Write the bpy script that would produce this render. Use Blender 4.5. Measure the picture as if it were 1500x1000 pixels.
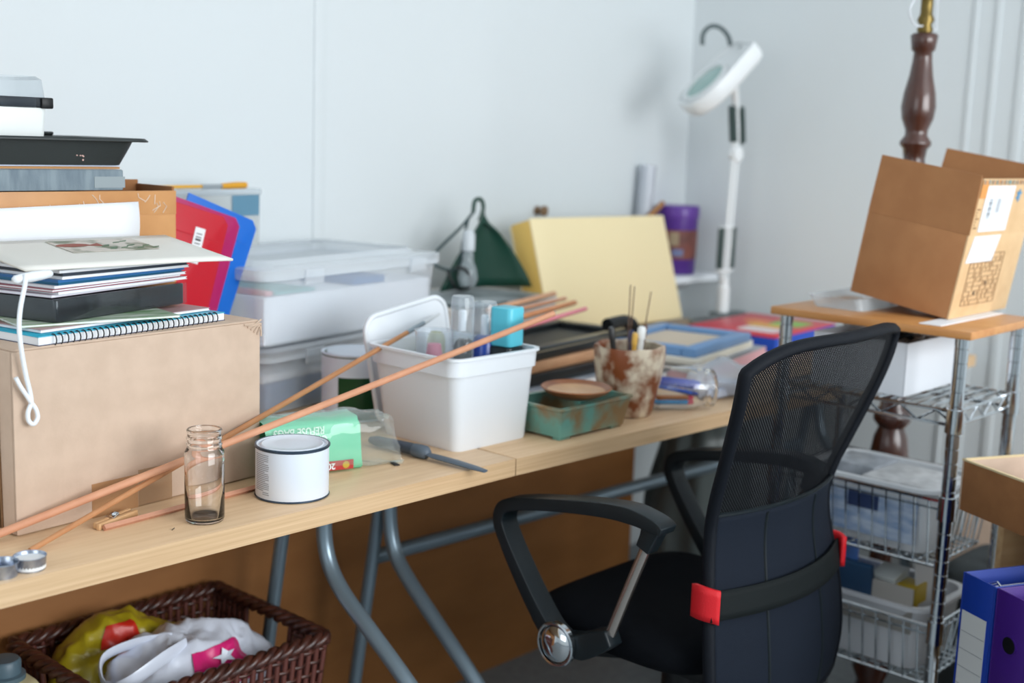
import bpy, bmesh, math, random
from mathutils import Vector, Matrix, Euler, noise
random.seed(7)
for o in list(bpy.data.objects): bpy.data.objects.remove(o, do_unlink=True)
SC = bpy.context.scene
COL = SC.collection
PI = math.pi
R = math.radians

# ------------------------------------------------------------------ camera
FPX = 1831.0                                   # focal length in pixels of the 1500x1000 frame
YAW, PITCH, ROLL = R(47.8), R(9.26), R(1.99)
CAM = Vector((-1.4308, -1.2800, 1.2300))
_f = Vector((math.sin(YAW)*math.cos(PITCH), math.cos(YAW)*math.cos(PITCH), -math.sin(PITCH)))
_r = Vector((math.cos(YAW), -math.sin(YAW), 0)); _u = _r.cross(_f)
RT = _r*math.cos(ROLL) + _u*math.sin(ROLL); UP = -_r*math.sin(ROLL) + _u*math.cos(ROLL); FW = _f
cd = bpy.data.cameras.new('camera'); cam = bpy.data.objects.new('camera', cd); COL.objects.link(cam)
cam.matrix_world = Matrix(((RT.x, UP.x, -FW.x, CAM.x), (RT.y, UP.y, -FW.y, CAM.y), (RT.z, UP.z, -FW.z, CAM.z), (0, 0, 0, 1)))
cd.sensor_width = 36; cd.lens = FPX/1500*36
cd.clip_start = 0.05; cd.clip_end = 50
cd.dof.use_dof = True; cd.dof.focus_distance = 1.66; cd.dof.aperture_fstop = 2.8; cd.dof.aperture_blades = 7
SC.camera = cam
def ray(x, y): return RT*((x-750)/FPX) - UP*((y-500)/FPX) + FW
def atz(x, y, z): d = ray(x, y); return CAM + d*((z-CAM.z)/d.z)      # pixel -> point on a level surface
def aty(x, y, Y): d = ray(x, y); return CAM + d*((Y-CAM.y)/d.y)
def atx(x, y, X): d = ray(x, y); return CAM + d*((X-CAM.x)/d.x)

# ------------------------------------------------------------------ light
W = bpy.data.worlds.new('world'); SC.world = W; W.use_nodes = True
bg = W.node_tree.nodes['Background']; bg.inputs[0].default_value = (0.80, 0.90, 1.0, 1); bg.inputs[1].default_value = 0.9
def area(name, loc, rot, sx, sy, power, col):
    l = bpy.data.lights.new(name, 'AREA'); l.shape = 'RECTANGLE'; l.size = sx; l.size_y = sy; l.energy = power; l.color = col
    o = bpy.data.objects.new(name, l); COL.objects.link(o); o.location = loc; o.rotation_euler = rot
    return o
# daylight entering by the two windows of the room (behind the camera and to its left)
area('window_daylight', (0.05, -3.22, 1.62), (R(90), 0, 0), 2.5, 1.35, 100, (0.95, 0.98, 1.0))
area('window_daylight', (-3.12, -0.9, 1.62), (R(90), 0, R(-90)), 1.5, 1.35, 14, (0.95, 0.98, 1.0))
SC.view_settings.view_transform = 'Standard'; SC.view_settings.look = 'None'
SC.view_settings.gamma = 1.0; SC.view_settings.use_curve_mapping = False
SC.view_settings.exposure = -0.08

# ------------------------------------------------------------------ materials
def lin(c):
    def f(v):
        v /= 255.0
        return v/12.92 if v <= 0.04045 else ((v+0.055)/1.055)**2.4
    return (f(c[0]), f(c[1]), f(c[2]), 1.0)
MATS = {}
def mat(name, rgb=(200, 200, 200), rough=0.5, metal=0.0, spec=0.5, rgb2=None, scale=12, stretch=(1, 1, 1), bump=0.0, bscale=150,
        lo=0.35, hi=0.65, coat=0.0, sheen=0.0, detail=4, trans=0.0, sss=0.0):
    if name in MATS: return MATS[name]
    m = bpy.data.materials.new(name); m.use_nodes = True; nt = m.node_tree; N = nt.nodes; L = nt.links
    b = N['Principled BSDF']
    b.inputs['Base Color'].default_value = lin(rgb); b.inputs['Roughness'].default_value = rough; b.inputs['Metallic'].default_value = metal
    b.inputs['Specular IOR Level'].default_value = spec; b.inputs['Coat Weight'].default_value = coat; b.inputs['Sheen Weight'].default_value = sheen
    b.inputs['Transmission Weight'].default_value = trans
    if rgb2 or bump:
        tc = N.new('ShaderNodeTexCoord'); mp = N.new('ShaderNodeMapping'); mp.inputs['Scale'].default_value = stretch
        L.new(tc.outputs['Object'], mp.inputs['Vector'])
    if rgb2:
        nz = N.new('ShaderNodeTexNoise'); nz.inputs['Scale'].default_value = scale; nz.inputs['Detail'].default_value = detail
        L.new(mp.outputs[0], nz.inputs['Vector'])
        cr = N.new('ShaderNodeValToRGB'); cr.color_ramp.elements[0].position = lo; cr.color_ramp.elements[1].position = hi
        cr.color_ramp.elements[0].color = lin(rgb); cr.color_ramp.elements[1].color = lin(rgb2)
        L.new(nz.outputs['Fac'], cr.inputs[0]); L.new(cr.outputs[0], b.inputs['Base Color'])
    if bump:
        n2 = N.new('ShaderNodeTexNoise'); n2.inputs['Scale'].default_value = bscale; n2.inputs['Detail'].default_value = 3
        L.new(mp.outputs[0], n2.inputs['Vector'])
        bp = N.new('ShaderNodeBump'); bp.inputs['Strength'].default_value = bump; bp.inputs['Distance'].default_value = 0.002
        L.new(n2.outputs['Fac'], bp.inputs['Height']); L.new(bp.outputs[0], b.inputs['Normal'])
    MATS[name] = m; return m
def clear(name, tint=(245, 248, 250), haze=0.06, hazecol=(225, 232, 236), rough=0.04, edge=0.5, ior=1.45):
    # thin clear plastic or glass: see-through, with a fresnel gloss, a little milky body and denser look at grazing angles
    if name in MATS: return MATS[name]
    m = bpy.data.materials.new(name); m.use_nodes = True; nt = m.node_tree; N = nt.nodes; L = nt.links
    out = N['Material Output']; N.remove(N['Principled BSDF'])
    tr = N.new('ShaderNodeBsdfTransparent'); tr.inputs[0].default_value = lin(tint)
    df = N.new('ShaderNodeBsdfDiffuse'); df.inputs[0].default_value = lin(hazecol)
    gl = N.new('ShaderNodeBsdfGlossy'); gl.inputs['Roughness'].default_value = rough
    lw = N.new('ShaderNodeLayerWeight'); lw.inputs[0].default_value = 0.35
    mr = N.new('ShaderNodeMapRange'); mr.inputs['To Min'].default_value = haze; mr.inputs['To Max'].default_value = min(1, haze+edge)
    pw = N.new('ShaderNodeMath'); pw.operation = 'POWER'; pw.inputs[1].default_value = 2.5
    L.new(lw.outputs['Facing'], pw.inputs[0]); L.new(pw.outputs[0], mr.inputs['Value'])
    m1 = N.new('ShaderNodeMixShader'); L.new(mr.outputs[0], m1.inputs[0]); L.new(tr.outputs[0], m1.inputs[1]); L.new(df.outputs[0], m1.inputs[2])
    p5 = N.new('ShaderNodeMath'); p5.operation = 'POWER'; p5.inputs[1].default_value = 5; l2 = N.new('ShaderNodeLayerWeight'); l2.inputs[0].default_value = 0.5
    L.new(l2.outputs['Facing'], p5.inputs[0]); f0 = ((ior-1)/(ior+1))**2
    fr = N.new('ShaderNodeMapRange'); fr.inputs['To Min'].default_value = f0; fr.inputs['To Max'].default_value = 0.9; L.new(p5.outputs[0], fr.inputs['Value'])
    m2 = N.new('ShaderNodeMixShader'); L.new(fr.outputs[0], m2.inputs[0]); L.new(m1.outputs[0], m2.inputs[1]); L.new(gl.outputs[0], m2.inputs[2])
    L.new(m2.outputs[0], out.inputs[0]); MATS[name] = m; return m
def wood(name, a, b, axis=(1, 14, 14), rough=0.45, scale=6, spec=0.4, coat=0.0):
    return mat(name, a, rough, rgb2=b, scale=scale, stretch=axis, lo=0.3, hi=0.72, spec=spec, detail=6, coat=coat)
def mesh_fabric(name, rgb, pitch):
    # woven chair net: dark threads with open holes in a staggered grid (object coordinates, x across, z up)
    m = bpy.data.materials.new(name); m.use_nodes = True; nt = m.node_tree; N = nt.nodes; L = nt.links
    out = N['Material Output']; b = N['Principled BSDF']; b.inputs['Base Color'].default_value = lin(rgb); b.inputs['Roughness'].default_value = 0.7; b.inputs['Specular IOR Level'].default_value = 0.15
    tc = N.new('ShaderNodeTexCoord'); sp = N.new('ShaderNodeSeparateXYZ'); L.new(tc.outputs['Object'], sp.inputs[0])
    def sine(sock, k):
        mu = N.new('ShaderNodeMath'); mu.operation = 'MULTIPLY'; mu.inputs[1].default_value = k; L.new(sock, mu.inputs[0])
        s = N.new('ShaderNodeMath'); s.operation = 'SINE'; L.new(mu.outputs[0], s.inputs[0]); return s.outputs[0]
    k = 2*PI/pitch
    mu = N.new('ShaderNodeMath'); mu.operation = 'MULTIPLY'; L.new(sine(sp.outputs[0], k), mu.inputs[0]); L.new(sine(sp.outputs[2], k*0.9), mu.inputs[1])
    gt = N.new('ShaderNodeMath'); gt.operation = 'GREATER_THAN'; gt.inputs[1].default_value = 0.68; L.new(mu.outputs[0], gt.inputs[0])
    tr = N.new('ShaderNodeBsdfTransparent'); mx = N.new('ShaderNodeMixShader')
    L.new(gt.outputs[0], mx.inputs[0]); L.new(b.outputs[0], mx.inputs[1]); L.new(tr.outputs[0], mx.inputs[2]); L.new(mx.outputs[0], out.inputs[0])
    MATS[name] = m; return m

# ------------------------------------------------------------------ builders
class MB:
    def __init__(s): s.v = []; s.f = []; s.mi = []; s.cur = 0
    def add(s, vs, fs, M=None):
        o = len(s.v)
        s.v += [tuple(M @ Vector(p)) if M is not None else tuple(p) for p in vs]
        s.f += [tuple(i+o for i in f) for f in fs]; s.mi += [s.cur]*len(fs); return s
    def box(s, x0, x1, y0, y1, z0, z1, M=None):
        vs = [(x0, y0, z0), (x1, y0, z0), (x1, y1, z0), (x0, y1, z0), (x0, y0, z1), (x1, y0, z1), (x1, y1, z1), (x0, y1, z1)]
        return s.add(vs, [(0, 3, 2, 1), (4, 5, 6, 7), (0, 1, 5, 4), (1, 2, 6, 5), (2, 3, 7, 6), (3, 0, 4, 7)], M)
    def prism(s, poly, a, b, axis='z', M=None):
        n = len(poly)
        def p(q, h):
            if axis == 'z': return (q[0], q[1], h)
            if axis == 'y': return (q[0], h, q[1])
            return (h, q[0], q[1])
        vs = [p(q, a) for q in poly] + [p(q, b) for q in poly]
        fs = [tuple(range(n-1, -1, -1)), tuple(range(n, 2*n))] + [(i, (i+1) % n, n+(i+1) % n, n+i) for i in range(n)]
        return s.add(vs, fs, M)
    def lathe(s, prof, n=32, M=None, cap=True, sx=1, sy=1):
        vs = []; fs = []
        for r, z in prof:
            for i in range(n): a = 2*PI*i/n; vs.append((r*math.cos(a)*sx, r*math.sin(a)*sy, z))
        for j in range(len(prof)-1):
            for i in range(n): fs.append((j*n+i, j*n+(i+1) % n, (j+1)*n+(i+1) % n, (j+1)*n+i))
        if cap:
            if prof[0][0] > 1e-5: fs.append(tuple(range(n-1, -1, -1)))
            if prof[-1][0] > 1e-5: k = (len(prof)-1)*n; fs.append(tuple(range(k, k+n)))
        return s.add(vs, fs, M)
    def tube(s, pts, r, n=8, closed=False, M=None, rs=None, flat=1.0):
        pts = [Vector(p) for p in pts]; m = len(pts); vs = []; fs = []
        T = []
        for i in range(m):
            a = pts[(i-1) % m] if (closed or i > 0) else pts[i]; b = pts[(i+1) % m] if (closed or i < m-1) else pts[i]
            d = (b-a); T.append(d.normalized() if d.length > 1e-9 else Vector((0, 0, 1)))
        nrm = T[0].orthogonal().normalized()
        if abs(T[0].z) < 0.95: nrm = (Vector((0, 0, 1)) - T[0]*T[0].z).normalized()
        for i in range(m):
            nrm = (nrm - T[i]*nrm.dot(T[i])).normalized(); bn = T[i].cross(nrm)
            rr = rs[i] if rs else r
            for k in range(n):
                a = 2*PI*k/n; vs.append(tuple(pts[i] + nrm*(math.cos(a)*rr*flat) + bn*(math.sin(a)*rr)))
        for i in range(m if closed else m-1):
            for k in range(n): j = (i+1) % m; fs.append((i*n+k, i*n+(k+1) % n, j*n+(k+1) % n, j*n+k))
        if not closed: fs += [tuple(range(n-1, -1, -1)), tuple(range((m-1)*n, m*n))]
        return s.add(vs, fs, M)
    def grid(s, fn, nu, nv, M=None, cu=False, thick=0):
        vs = [fn(i/(nu if cu else nu-1), j/(nv-1)) for j in range(nv) for i in range(nu)]
        fs = []
        for j in range(nv-1):
            for i in range(nu if cu else nu-1): fs.append((j*nu+i, j*nu+(i+1) % nu, (j+1)*nu+(i+1) % nu, (j+1)*nu+i))
        return s.add(vs, fs, M)
    def rbox(s, x0, x1, y0, y1, z0, z1, r, M=None, n=5, taper=0.0):
        return s.prism_t(rrect(x0, x1, y0, y1, r, n), z0, z1, taper, M)
    def prism_t(s, poly, z0, z1, taper=0.0, M=None):
        cx = sum(p[0] for p in poly)/len(poly); cy = sum(p[1] for p in poly)/len(poly); n = len(poly); k = 1+taper
        vs = [(p[0], p[1], z0) for p in poly] + [(cx+(p[0]-cx)*k, cy+(p[1]-cy)*k, z1) for p in poly]
        fs = [tuple(range(n-1, -1, -1)), tuple(range(n, 2*n))] + [(i, (i+1) % n, n+(i+1) % n, n+i) for i in range(n)]
        return s.add(vs, fs, M)
    def build(s, name, m, parent=None, bevel=0.0, smooth=True, seg=2, angle=35, solid=0.0, sub=0):
        me = bpy.data.meshes.new(name); me.from_pydata(s.v, [], s.f); me.validate()
        ms = m if isinstance(m, (list, tuple)) else [m]
        for q in ms: me.materials.append(q)
        if len(ms) > 1:
            for p, i in zip(me.polygons, s.mi): p.material_index = i
        bm = bmesh.new(); bm.from_mesh(me)
        bmesh.ops.recalc_face_normals(bm, faces=bm.faces)
        if bevel:
            es = [e for e in bm.edges if len(e.link_faces) == 2 and e.calc_face_angle(0) > R(30)]
            bmesh.ops.bevel(bm, geom=es, offset=bevel, segments=seg, profile=0.5, affect='EDGES', clamp_overlap=True)
        bm.to_mesh(me); bm.free()
        if smooth:
            for p in me.polygons: p.use_smooth = True
            me.set_sharp_from_angle(angle=R(angle))
        o = bpy.data.objects.new(name, me); COL.objects.link(o); o.parent = parent
        if solid:
            md = o.modifiers.new('solid', 'SOLIDIFY'); md.thickness = solid; md.offset = 0
        if sub:
            md = o.modifiers.new('sub', 'SUBSURF'); md.levels = sub; md.render_levels = sub
        return o
def rrect(x0, x1, y0, y1, r, n=5):
    out = []
    for cx, cy, a0 in ((x1-r, y1-r, 0), (x0+r, y1-r, 90), (x0+r, y0+r, 180), (x1-r, y0+r, 270)):
        for i in range(n+1): a = R(a0+90*i/n); out.append((cx+r*math.cos(a), cy+r*math.sin(a)))
    return out
def tag(o, label=None, cat=None, group=None, kind=None):
    if label: o['label'] = label
    if cat: o['category'] = cat
    if group: o['group'] = group
    if kind: o['kind'] = kind
    return o
def under(part, objs):
    for o in objs: o.parent = part
def thing(name, label, cat, loc=(0, 0, 0), rot=(0, 0, 0), group=None):
    o = bpy.data.objects.new(name, None); COL.objects.link(o); o.empty_display_size = 0.05
    o.location = loc; o.rotation_euler = rot if isinstance(rot, (tuple, list, Euler)) else (0, 0, rot)
    return tag(o, label, cat, group)
def B(x0, x1, y0, y1, z0, z1): return MB().box(x0, x1, y0, y1, z0, z1)
def copytree(o, parent=None):
    c = o.copy(); COL.objects.link(c); c.parent = parent
    for ch in o.children: copytree(ch, c)
    return c
def smooth_path(pts, n=6, closed=False):
    pts = [Vector(p) for p in pts]; m = len(pts); out = []
    for i in range(m if closed else m-1):
        g = lambda k: pts[k % m] if closed else pts[max(0, min(m-1, k))]
        p0, p1, p2, p3 = g(i-1), g(i), g(i+1), g(i+2)
        for k in range(n):
            t = k/n
            out.append(0.5*((2*p1)+(p2-p0)*t+(2*p0-5*p1+4*p2-p3)*t*t+(3*p1-p0-3*p2+p3)*t**3))
    if not closed: out.append(pts[-1])
    return out
def text(name, s, size, m, parent, M, bold=0.0, align='CENTER', sx=1.0):
    cu = bpy.data.curves.new(name, 'FONT'); cu.body = s; cu.size = size; cu.align_x = align; cu.align_y = 'CENTER'; cu.offset = bold; cu.extrude = 0.0002
    t = bpy.data.objects.new(name, cu); COL.objects.link(t); dg = bpy.context.evaluated_depsgraph_get()
    me = bpy.data.meshes.new_from_object(t.evaluated_get(dg)); bpy.data.objects.remove(t, do_unlink=True)
    me.materials.clear(); me.materials.append(m); me.transform(M @ Matrix.Diagonal((sx, 1, 1, 1)))
    o = bpy.data.objects.new(name, me); COL.objects.link(o); o.parent = parent; return o
def frame_m(o, x, y):            # matrix with origin o, local x and y axes as given, z = x cross y
    x = Vector(x).normalized(); z = x.cross(Vector(y)).normalized(); y = z.cross(x)
    return Matrix(((x.x, y.x, z.x, o[0]), (x.y, y.y, z.y, o[1]), (x.z, y.z, z.z, o[2]), (0, 0, 0, 1)))

# common materials
M_wall = mat('wall_paint', (220, 226, 228), 0.55, bump=0.04, bscale=60, spec=0.3)
M_white = mat('white_plastic', (236, 241, 246), 0.35)
M_paper = mat('paper', (240, 242, 245), 0.7)
M_cream = mat('cream_board', (236, 234, 226), 0.55)
M_black = mat('black_plastic', (16, 18, 20), 0.4, spec=.3)
M_blackg = mat('black_gloss', (12, 15, 17), 0.15)
M_card = mat('cardboard_pale', (199, 174, 153), 0.8, rgb2=(207, 182, 161), scale=30, bump=0.1, bscale=250)
M_cardd = mat('cardboard_brown', (150, 100, 58), 0.8, rgb2=(160, 108, 64), scale=30, bump=0.1, bscale=250)
M_cardedge = mat('cardboard_edge', (120, 88, 58), 0.9)
M_tape = clear('parcel_tape', (250, 240, 225), 0.12, (235, 215, 190), 0.1, 0.2)
M_steel = mat('chrome', (205, 210, 214), 0.12, metal=1.0)
M_dsteel = mat('grey_steel', (138, 156, 168), 0.28, metal=0.5)
M_ply = wood('plywood', (206, 172, 128), (190, 152, 108))
M_print = mat('print_grey', (120, 124, 130), 0.7)
M_dark = mat('ink_black', (30, 30, 32), 0.6)
M_clear = clear('clear_plastic', haze=0.10, edge=0.5)
M_frost = clear('frosted_plastic', (250, 252, 254), haze=0.30, hazecol=(246, 250, 253), edge=0.5, rough=0.15)
M_glass = mat('clear_glass', (255, 255, 255), 0.0, trans=1.0)
T = 0.73

# ------------------------------------------------------------------ the room
def struct(name, mb, m, bevel=0): return tag(mb.build(name, m, None, bevel), kind='structure')
WX0, WX1, WY0, WY1, CH = -3.2, 1.77, -3.3, 0.93, 2.6
struct('floor', B(WX0-.1, WX1+.1, WY0-.1, WY1+.1, -.05, 0), mat('floor_vinyl', (120, 128, 132), 0.45, rgb2=(132, 140, 144), scale=40))
struct('ceiling', B(WX0-.1, WX1+.1, WY0-.1, WY1+.1, CH, CH+.05), mat('ceiling_paint', (238, 240, 242), 0.8))
struct('wall_back', B(WX0-.1, WX1+.1, WY1, WY1+.1, 0, CH), M_wall)
struct('wall_right', B(WX1, WX1+.1, WY0-.1, WY1, 0, CH), M_wall)
mb = MB()   # rear wall with a window opening
mb.box(WX0-.1, -1.3, WY0-.1, WY0, 0, CH); mb.box(1.4, WX1, WY0-.1, WY0, 0, CH); mb.box(-1.3, 1.4, WY0-.1, WY0, 0, .9); mb.box(-1.3, 1.4, WY0-.1, WY0, 2.35, CH)
struct('wall_rear', mb, M_wall)
mb = MB()
mb.box(WX0-.1, WX0, WY0, -1.7, 0, CH); mb.box(WX0-.1, WX0, -.1, WY1, 0, CH); mb.box(WX0-.1, WX0, -1.7, -.1, 0, .9); mb.box(WX0-.1, WX0, -1.7, -.1, 2.35, CH)
struct('wall_left', mb, M_wall)
mb = MB()
for x in (-1.3, -.42, .46, 1.34): mb.box(x, x+.06, WY0-.08, WY0-.02, .9, 2.35)
for z in (.9, 2.29): mb.box(-1.3, 1.4, WY0-.08, WY0-.02, z, z+.06)
struct('window_1', mb, mat('window_frame', (240, 242, 244), 0.4))
mb = MB()
for y in (-1.7, -.93, -.16): mb.box(WX0-.08, WX0-.02, y, y+.06, .9, 2.35)
for z in (.9, 2.29): mb.box(WX0-.08, WX0-.02, -1.7, -.1, z, z+.06)
struct('window_2', mb, mat('window_frame'))
sx = aty(467, 200, WY1).x
struct('trim_1', B(sx-.016, sx+.016, WY1-.003, WY1, 0, CH), M_wall, .001)
for i, (a, b) in enumerate(((.060, .075), (.0, .018), (-.075, -.05))):
    struct('trim_%d' % (i+2), B(WX1-.004, WX1, a-.0, b, 0, CH), M_wall, .002)
# brown board standing under the desks
b_ = B(-1.45, 1.13, .598, .612, 0.0, .684).build('hardboard_sheet', mat('hardboard', (150, 98, 50), 0.6, rgb2=(162, 108, 58), scale=5, stretch=(1, 1, 3)), None, .001)
tag(b_, 'large brown hardboard sheet standing on the floor behind the desk legs', 'board')

# ------------------------------------------------------------------ desks
M_beech = wood('beech_top', (222, 191, 154), (209, 175, 137), (1.2, 18, 18), 0.38, 5)
M_edge = wood('beech_edge', (220, 188, 148), (196, 160, 120), (1.0, 30, 60), 0.45, 4)
def leg_tube(pts, r, name, parent, x): MB().tube(smooth_path([(x, y, z) for y, z in pts], 5), r, 14).build(name, M_dsteel, parent, angle=60)
def desk_frame(root, x, bend, rear):
    leg_tube(bend, .0135, 'bent_leg', root, x); leg_tube(rear, .0125, 'rear_leg', root, x)
    MB().box(x-.02, x+.02, rear[0][0]-.09, rear[0][0]+.03, .676, .702).build('leg_bracket', M_black, root, .003)
    MB().box(x-.02, x+.02, .06, .76, .690, .702).build('support_rail', M_dsteel, root, .002)
    MB().lathe([(.016, 0), (.016, .015)], 14, Matrix.Translation((x, bend[-1][0], 0))).build('foot', M_black, root)
    MB().lathe([(.016, 0), (.016, .015)], 14, Matrix.Translation((x, rear[-1][0], 0))).build('foot', M_black, root)
bendA = [(.316, .70), (.315, .62), (.312, .55), (.296, .505), (.262, .468), (.205, .43), (.10, .362), (.065, .33), (.05, .285), (.045, .20), (.045, .0)]
rearA = [(.395, .70), (.43, .518), (.464, .337), (.525, 0.0)]
bendB = [(.345, .70), (.343, .60), (.338, .53), (.322, .482), (.288, .446), (.23, .402), (.11, .314), (.08, .285), (.066, .24), (.06, .17), (.06, .0)]
rearB = [(.345+.005, .70), (.373, .537), (.433, .20), (.468, 0.0)]
d1 = thing('desk', 'light beech desk carrying the big cardboard box and glass jar', 'desk', group='beech desks')
MB().box(-1.6, -.0012, .0012, .82, T-.028, T).build('tabletop', M_beech, d1, .0012)
MB().box(-1.6, -.0012, 0, .0012, T-.028, T-.0005).build('edge_band', M_edge, d1)
desk_frame(d1, -.13, bendA, rearA); desk_frame(d1, -1.48, bendA, rearA)
d2 = thing('desk', 'light beech desk carrying the marbled pot, blue frame and lamp', 'desk', (0, 0, 0), R(-2), group='beech desks')
MB().box(.0012, 1.66, .0012, .82, T-.028, T).build('tabletop', M_beech, d2, .0012)
MB().box(.0012, 1.66, 0, .0012, T-.028, T-.0005).build('edge_band', M_edge, d2)
desk_frame(d2, .03, bendB, rearB); desk_frame(d2, 1.5, bendB, rearB)
MB().tube([(.03, .388, .457), (1.5, .388, .452)], .0145, 12).build('stretcher', M_dsteel, d2, angle=60)


# ------------------------------------------------------------------ big cardboard box and the pile on it
bx = thing('cardboard_box', 'large plain pale cardboard box at the end of the desk under magazines', 'box', (-.749, .138, T), R(5.5))
LX, LD, LH = .387, .33, .228
for (n, a) in (('front_panel', (0, LX, 0, .004, .002, LH)), ('back_panel', (0, LX, LD-.004, LD, .002, LH)), ('side_panel', (0, .004, .004, LD-.004, .002, LH)),
               ('side_panel', (LX-.004, LX, .004, LD-.004, .002, LH)), ('bottom_panel', (.004, LX-.004, .004, LD-.004, 0, .004))):
    B(*a).build(n, M_card, bx, .0012)
B(.002, LX-.002, 0.001, LD/2-.001, LH, LH+.003).build('top_flap', M_card, bx, .001)
B(.002, LX-.002, LD/2+.001, LD, LH, LH+.003).build('top_flap', M_card, bx, .001)
mb = MB()   # crumpled corner
for i in range(5):
    mb.tube([(LX-.03+.006*i, -.001, LH-.002-.004*i), (LX-.012+.003*i, -.0015, LH-.004), (LX+.001, -.001, LH+.003-.006*i)], .0014, 5)
mb.build('crumpled_corner', M_card, bx)
B(.105, .175, -.0006, 0, 0, .045).build('tape_patch', mat('tape_brown', (176, 132, 92), .35), bx)
B(.176, .23, -.0006, 0, 0, .05).build('tape_patch', M_tape, bx)
mb = MB()
for y in (.03, .036, .05): mb.tube([(-.001, y, 0.005), (-.002, y+.002, .12), (-.001, y, LH-.01)], .0018, 5)
mb.build('torn_edge', M_cardedge, bx)
Zb = T+LH+.003     # .961
def slab(name, label, cat, px, w, d, z0, z1, ang, mats, group=None, bevel=.0008, cover=True):
    """flat stack item: a page block between two thin covers; px = its near left corner (world x, y)"""
    t = thing(name, label, cat, (px[0], px[1], z0), R(ang), group)
    h = z1-z0; cv = min(.0009, h*.22)
    if cover:
        B(.001, w-.001, .001, d-.001, cv, h-cv).build('pages', mats[1], t)
        B(0, w, 0, d, 0, cv).build('back_cover', mats[2] if len(mats) > 2 else mats[0], t)
        B(0, w, 0, d, h-cv, h).build('front_cover', mats[0], t)
    else:
        B(0, w, 0, d, 0, h).build('board', mats[0], t, bevel)
    return t
M_turq = mat('cover_turquoise', (40, 170, 200), .35); M_navy = mat('cover_navy', (34, 48, 84), .4)
nb = thing('spiral_notebook', 'turquoise edged spiral notebook lowest in the pile on the cardboard box', 'notebook', (-.712, .140, Zb), R(9.7))
B(0, .308, .004, .21, 0, .001).build('back_cover', M_navy, nb); B(.001, .307, .005, .209, .001, .0105).build('pages', M_paper, nb)
B(0, .308, .004, .21, .0105, .0118).build('front_cover', M_turq, nb, .0003)
mb = MB()
for i in range(31):
    x = .022+i*.0089
    mb.tube([(x, .0045+.0062*math.cos(a), .0058+.0072*math.sin(a)) for a in [2*PI*k/12 for k in range(12)]], .0009, 5, True)
tag(mb.build('wire_binding', M_dark, nb), 'dark wire rings along the notebook spine', kind='stuff')
z = Zb+.0128
M_mag = [mat('mag_pinkgrey', (186, 150, 150), .4, rgb2=(120, 40, 44), scale=9, lo=.5, hi=.6), mat('mag_green', (120, 160, 110), .4, rgb2=(226, 230, 220), scale=14, stretch=(1, 5, 1)),
         mat('mag_blue', (46, 110, 168), .35), mat('mag_white', (232, 234, 240), .5), mat('mag_teal', (28, 104, 140), .35), mat('mag_wine', (150, 60, 76), .4),
         mat('mag_dark', (50, 60, 74), .35), mat('mag_lilac', (214, 206, 220), .5)]
slab('magazine', 'pink and wine red magazine lying directly on the spiral notebook', 'magazine', (-.700, .162), .285, .165, z, z+.004, 11, [M_mag[0], M_paper, M_mag[3]])
slab('magazine', 'green and white magazine just under the black case', 'magazine', (-.715, .185), .21, .16, z+.0045, z+.0075, -8, [M_mag[1], M_paper, M_mag[1]])
z += .008
bc = thing('black_case', 'shallow black plastic case in a clear sleeve below the magazines', 'case', (-.672, .178, z), R(17))
MB().rbox(0, .243, 0, .13, 0, .029, .006).build('body', M_blackg, bc, .002)
MB().rbox(-.002, .245, -.002, .132, 0, .0015, .006).build('sleeve_flange', clear('sleeve_film', haze=.015, edge=.08), bc)
mb = MB(); mb.box(-.0016, -.001, -.0016, .13, .0015, .0295); mb.box(-.0016, .2446, -.0022, -.0016, .0015, .0295)
mb.build('sleeve', clear('sleeve_film', haze=.015, edge=.08), bc)
z += .0305
spec = [('lilac', 7, 'pale lilac magazine lowest in the pile on the black case', .235, 18, 0), ('white', 3, 'white magazine with a creased corner above the lilac one', .238, 16, .004),
        ('wine', 5, 'thin wine red magazine between two white ones', .24, 17, .002), ('white', 3, 'white magazine lying on the wine red one', .238, 15, .003),
        ('teal', 4, 'dark teal magazine in the pile on the black case', .228, 16, .006), ('blue', 2, 'bright blue magazine above the dark teal one', .225, 14, .010),
        ('white', 3, 'white magazine between two blue ones', .222, 13, .012), ('blue', 6, 'slate blue magazine near the top of the pile', .215, 12, .012),
        ('white', 3, 'topmost white magazine right under the picture board', .212, 11, .014)]
for i, (n, k, lab, w, a, dx) in enumerate(spec):
    slab('magazine', lab, 'magazine', (-.672+dx+.004*math.sin(i*2.1), .184+.003*math.cos(i*1.7)), w, .135, z, z+.0036, a, [M_mag[k], M_mag[k] if k in (2, 4, 6) else M_paper, M_mag[k]], 'magazines piled on the black case')
    z += .0038
# white picture board on the magazines
wb = thing('picture_board', 'white board printed with a bird and plants, on top of the magazines', 'board', (-.712, .172, 1.0505), (R(6.3), 0, R(1)))
def wbf(th):
    def f(u, v):
        x = u*.304; y = v*.168
        return (x, y, th + .004*max(0, u-.6)**2*-8*(1-v)*.4)
    return f
mb = MB(); mb.grid(wbf(0), 14, 8); wbo = mb.build('panel', M_cream, wb, solid=.0032)
pr = mat('board_print', (214, 206, 196), .5, rgb2=(120, 128, 104), scale=28, lo=.45, hi=.6)
mb = MB(); mb.box(.105, .235, .075, .150, .0022, .0026); mb.build('printed_picture', pr, wb)
mb = MB(); mb.lathe([(.001, .0027), (.019, .0029), (.001, .0031)], 14, Matrix.Translation((.128, .118, 0)), sx=1.3, sy=.55); mb.prism([(.146, .113), (.168, .106), (.168, .126)], .0027, .003)
mb.build('printed_bird', mat('print_rust', (150, 66, 44), .5), wb)
mb = MB()
for i in range(12):
    x = .16+random.random()*.07; y = .08+random.random()*.05
    mb.prism([(x, y), (x+.012, y+.003), (x+.016, y+.009), (x+.004, y+.006)], .0027, .003)
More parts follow.
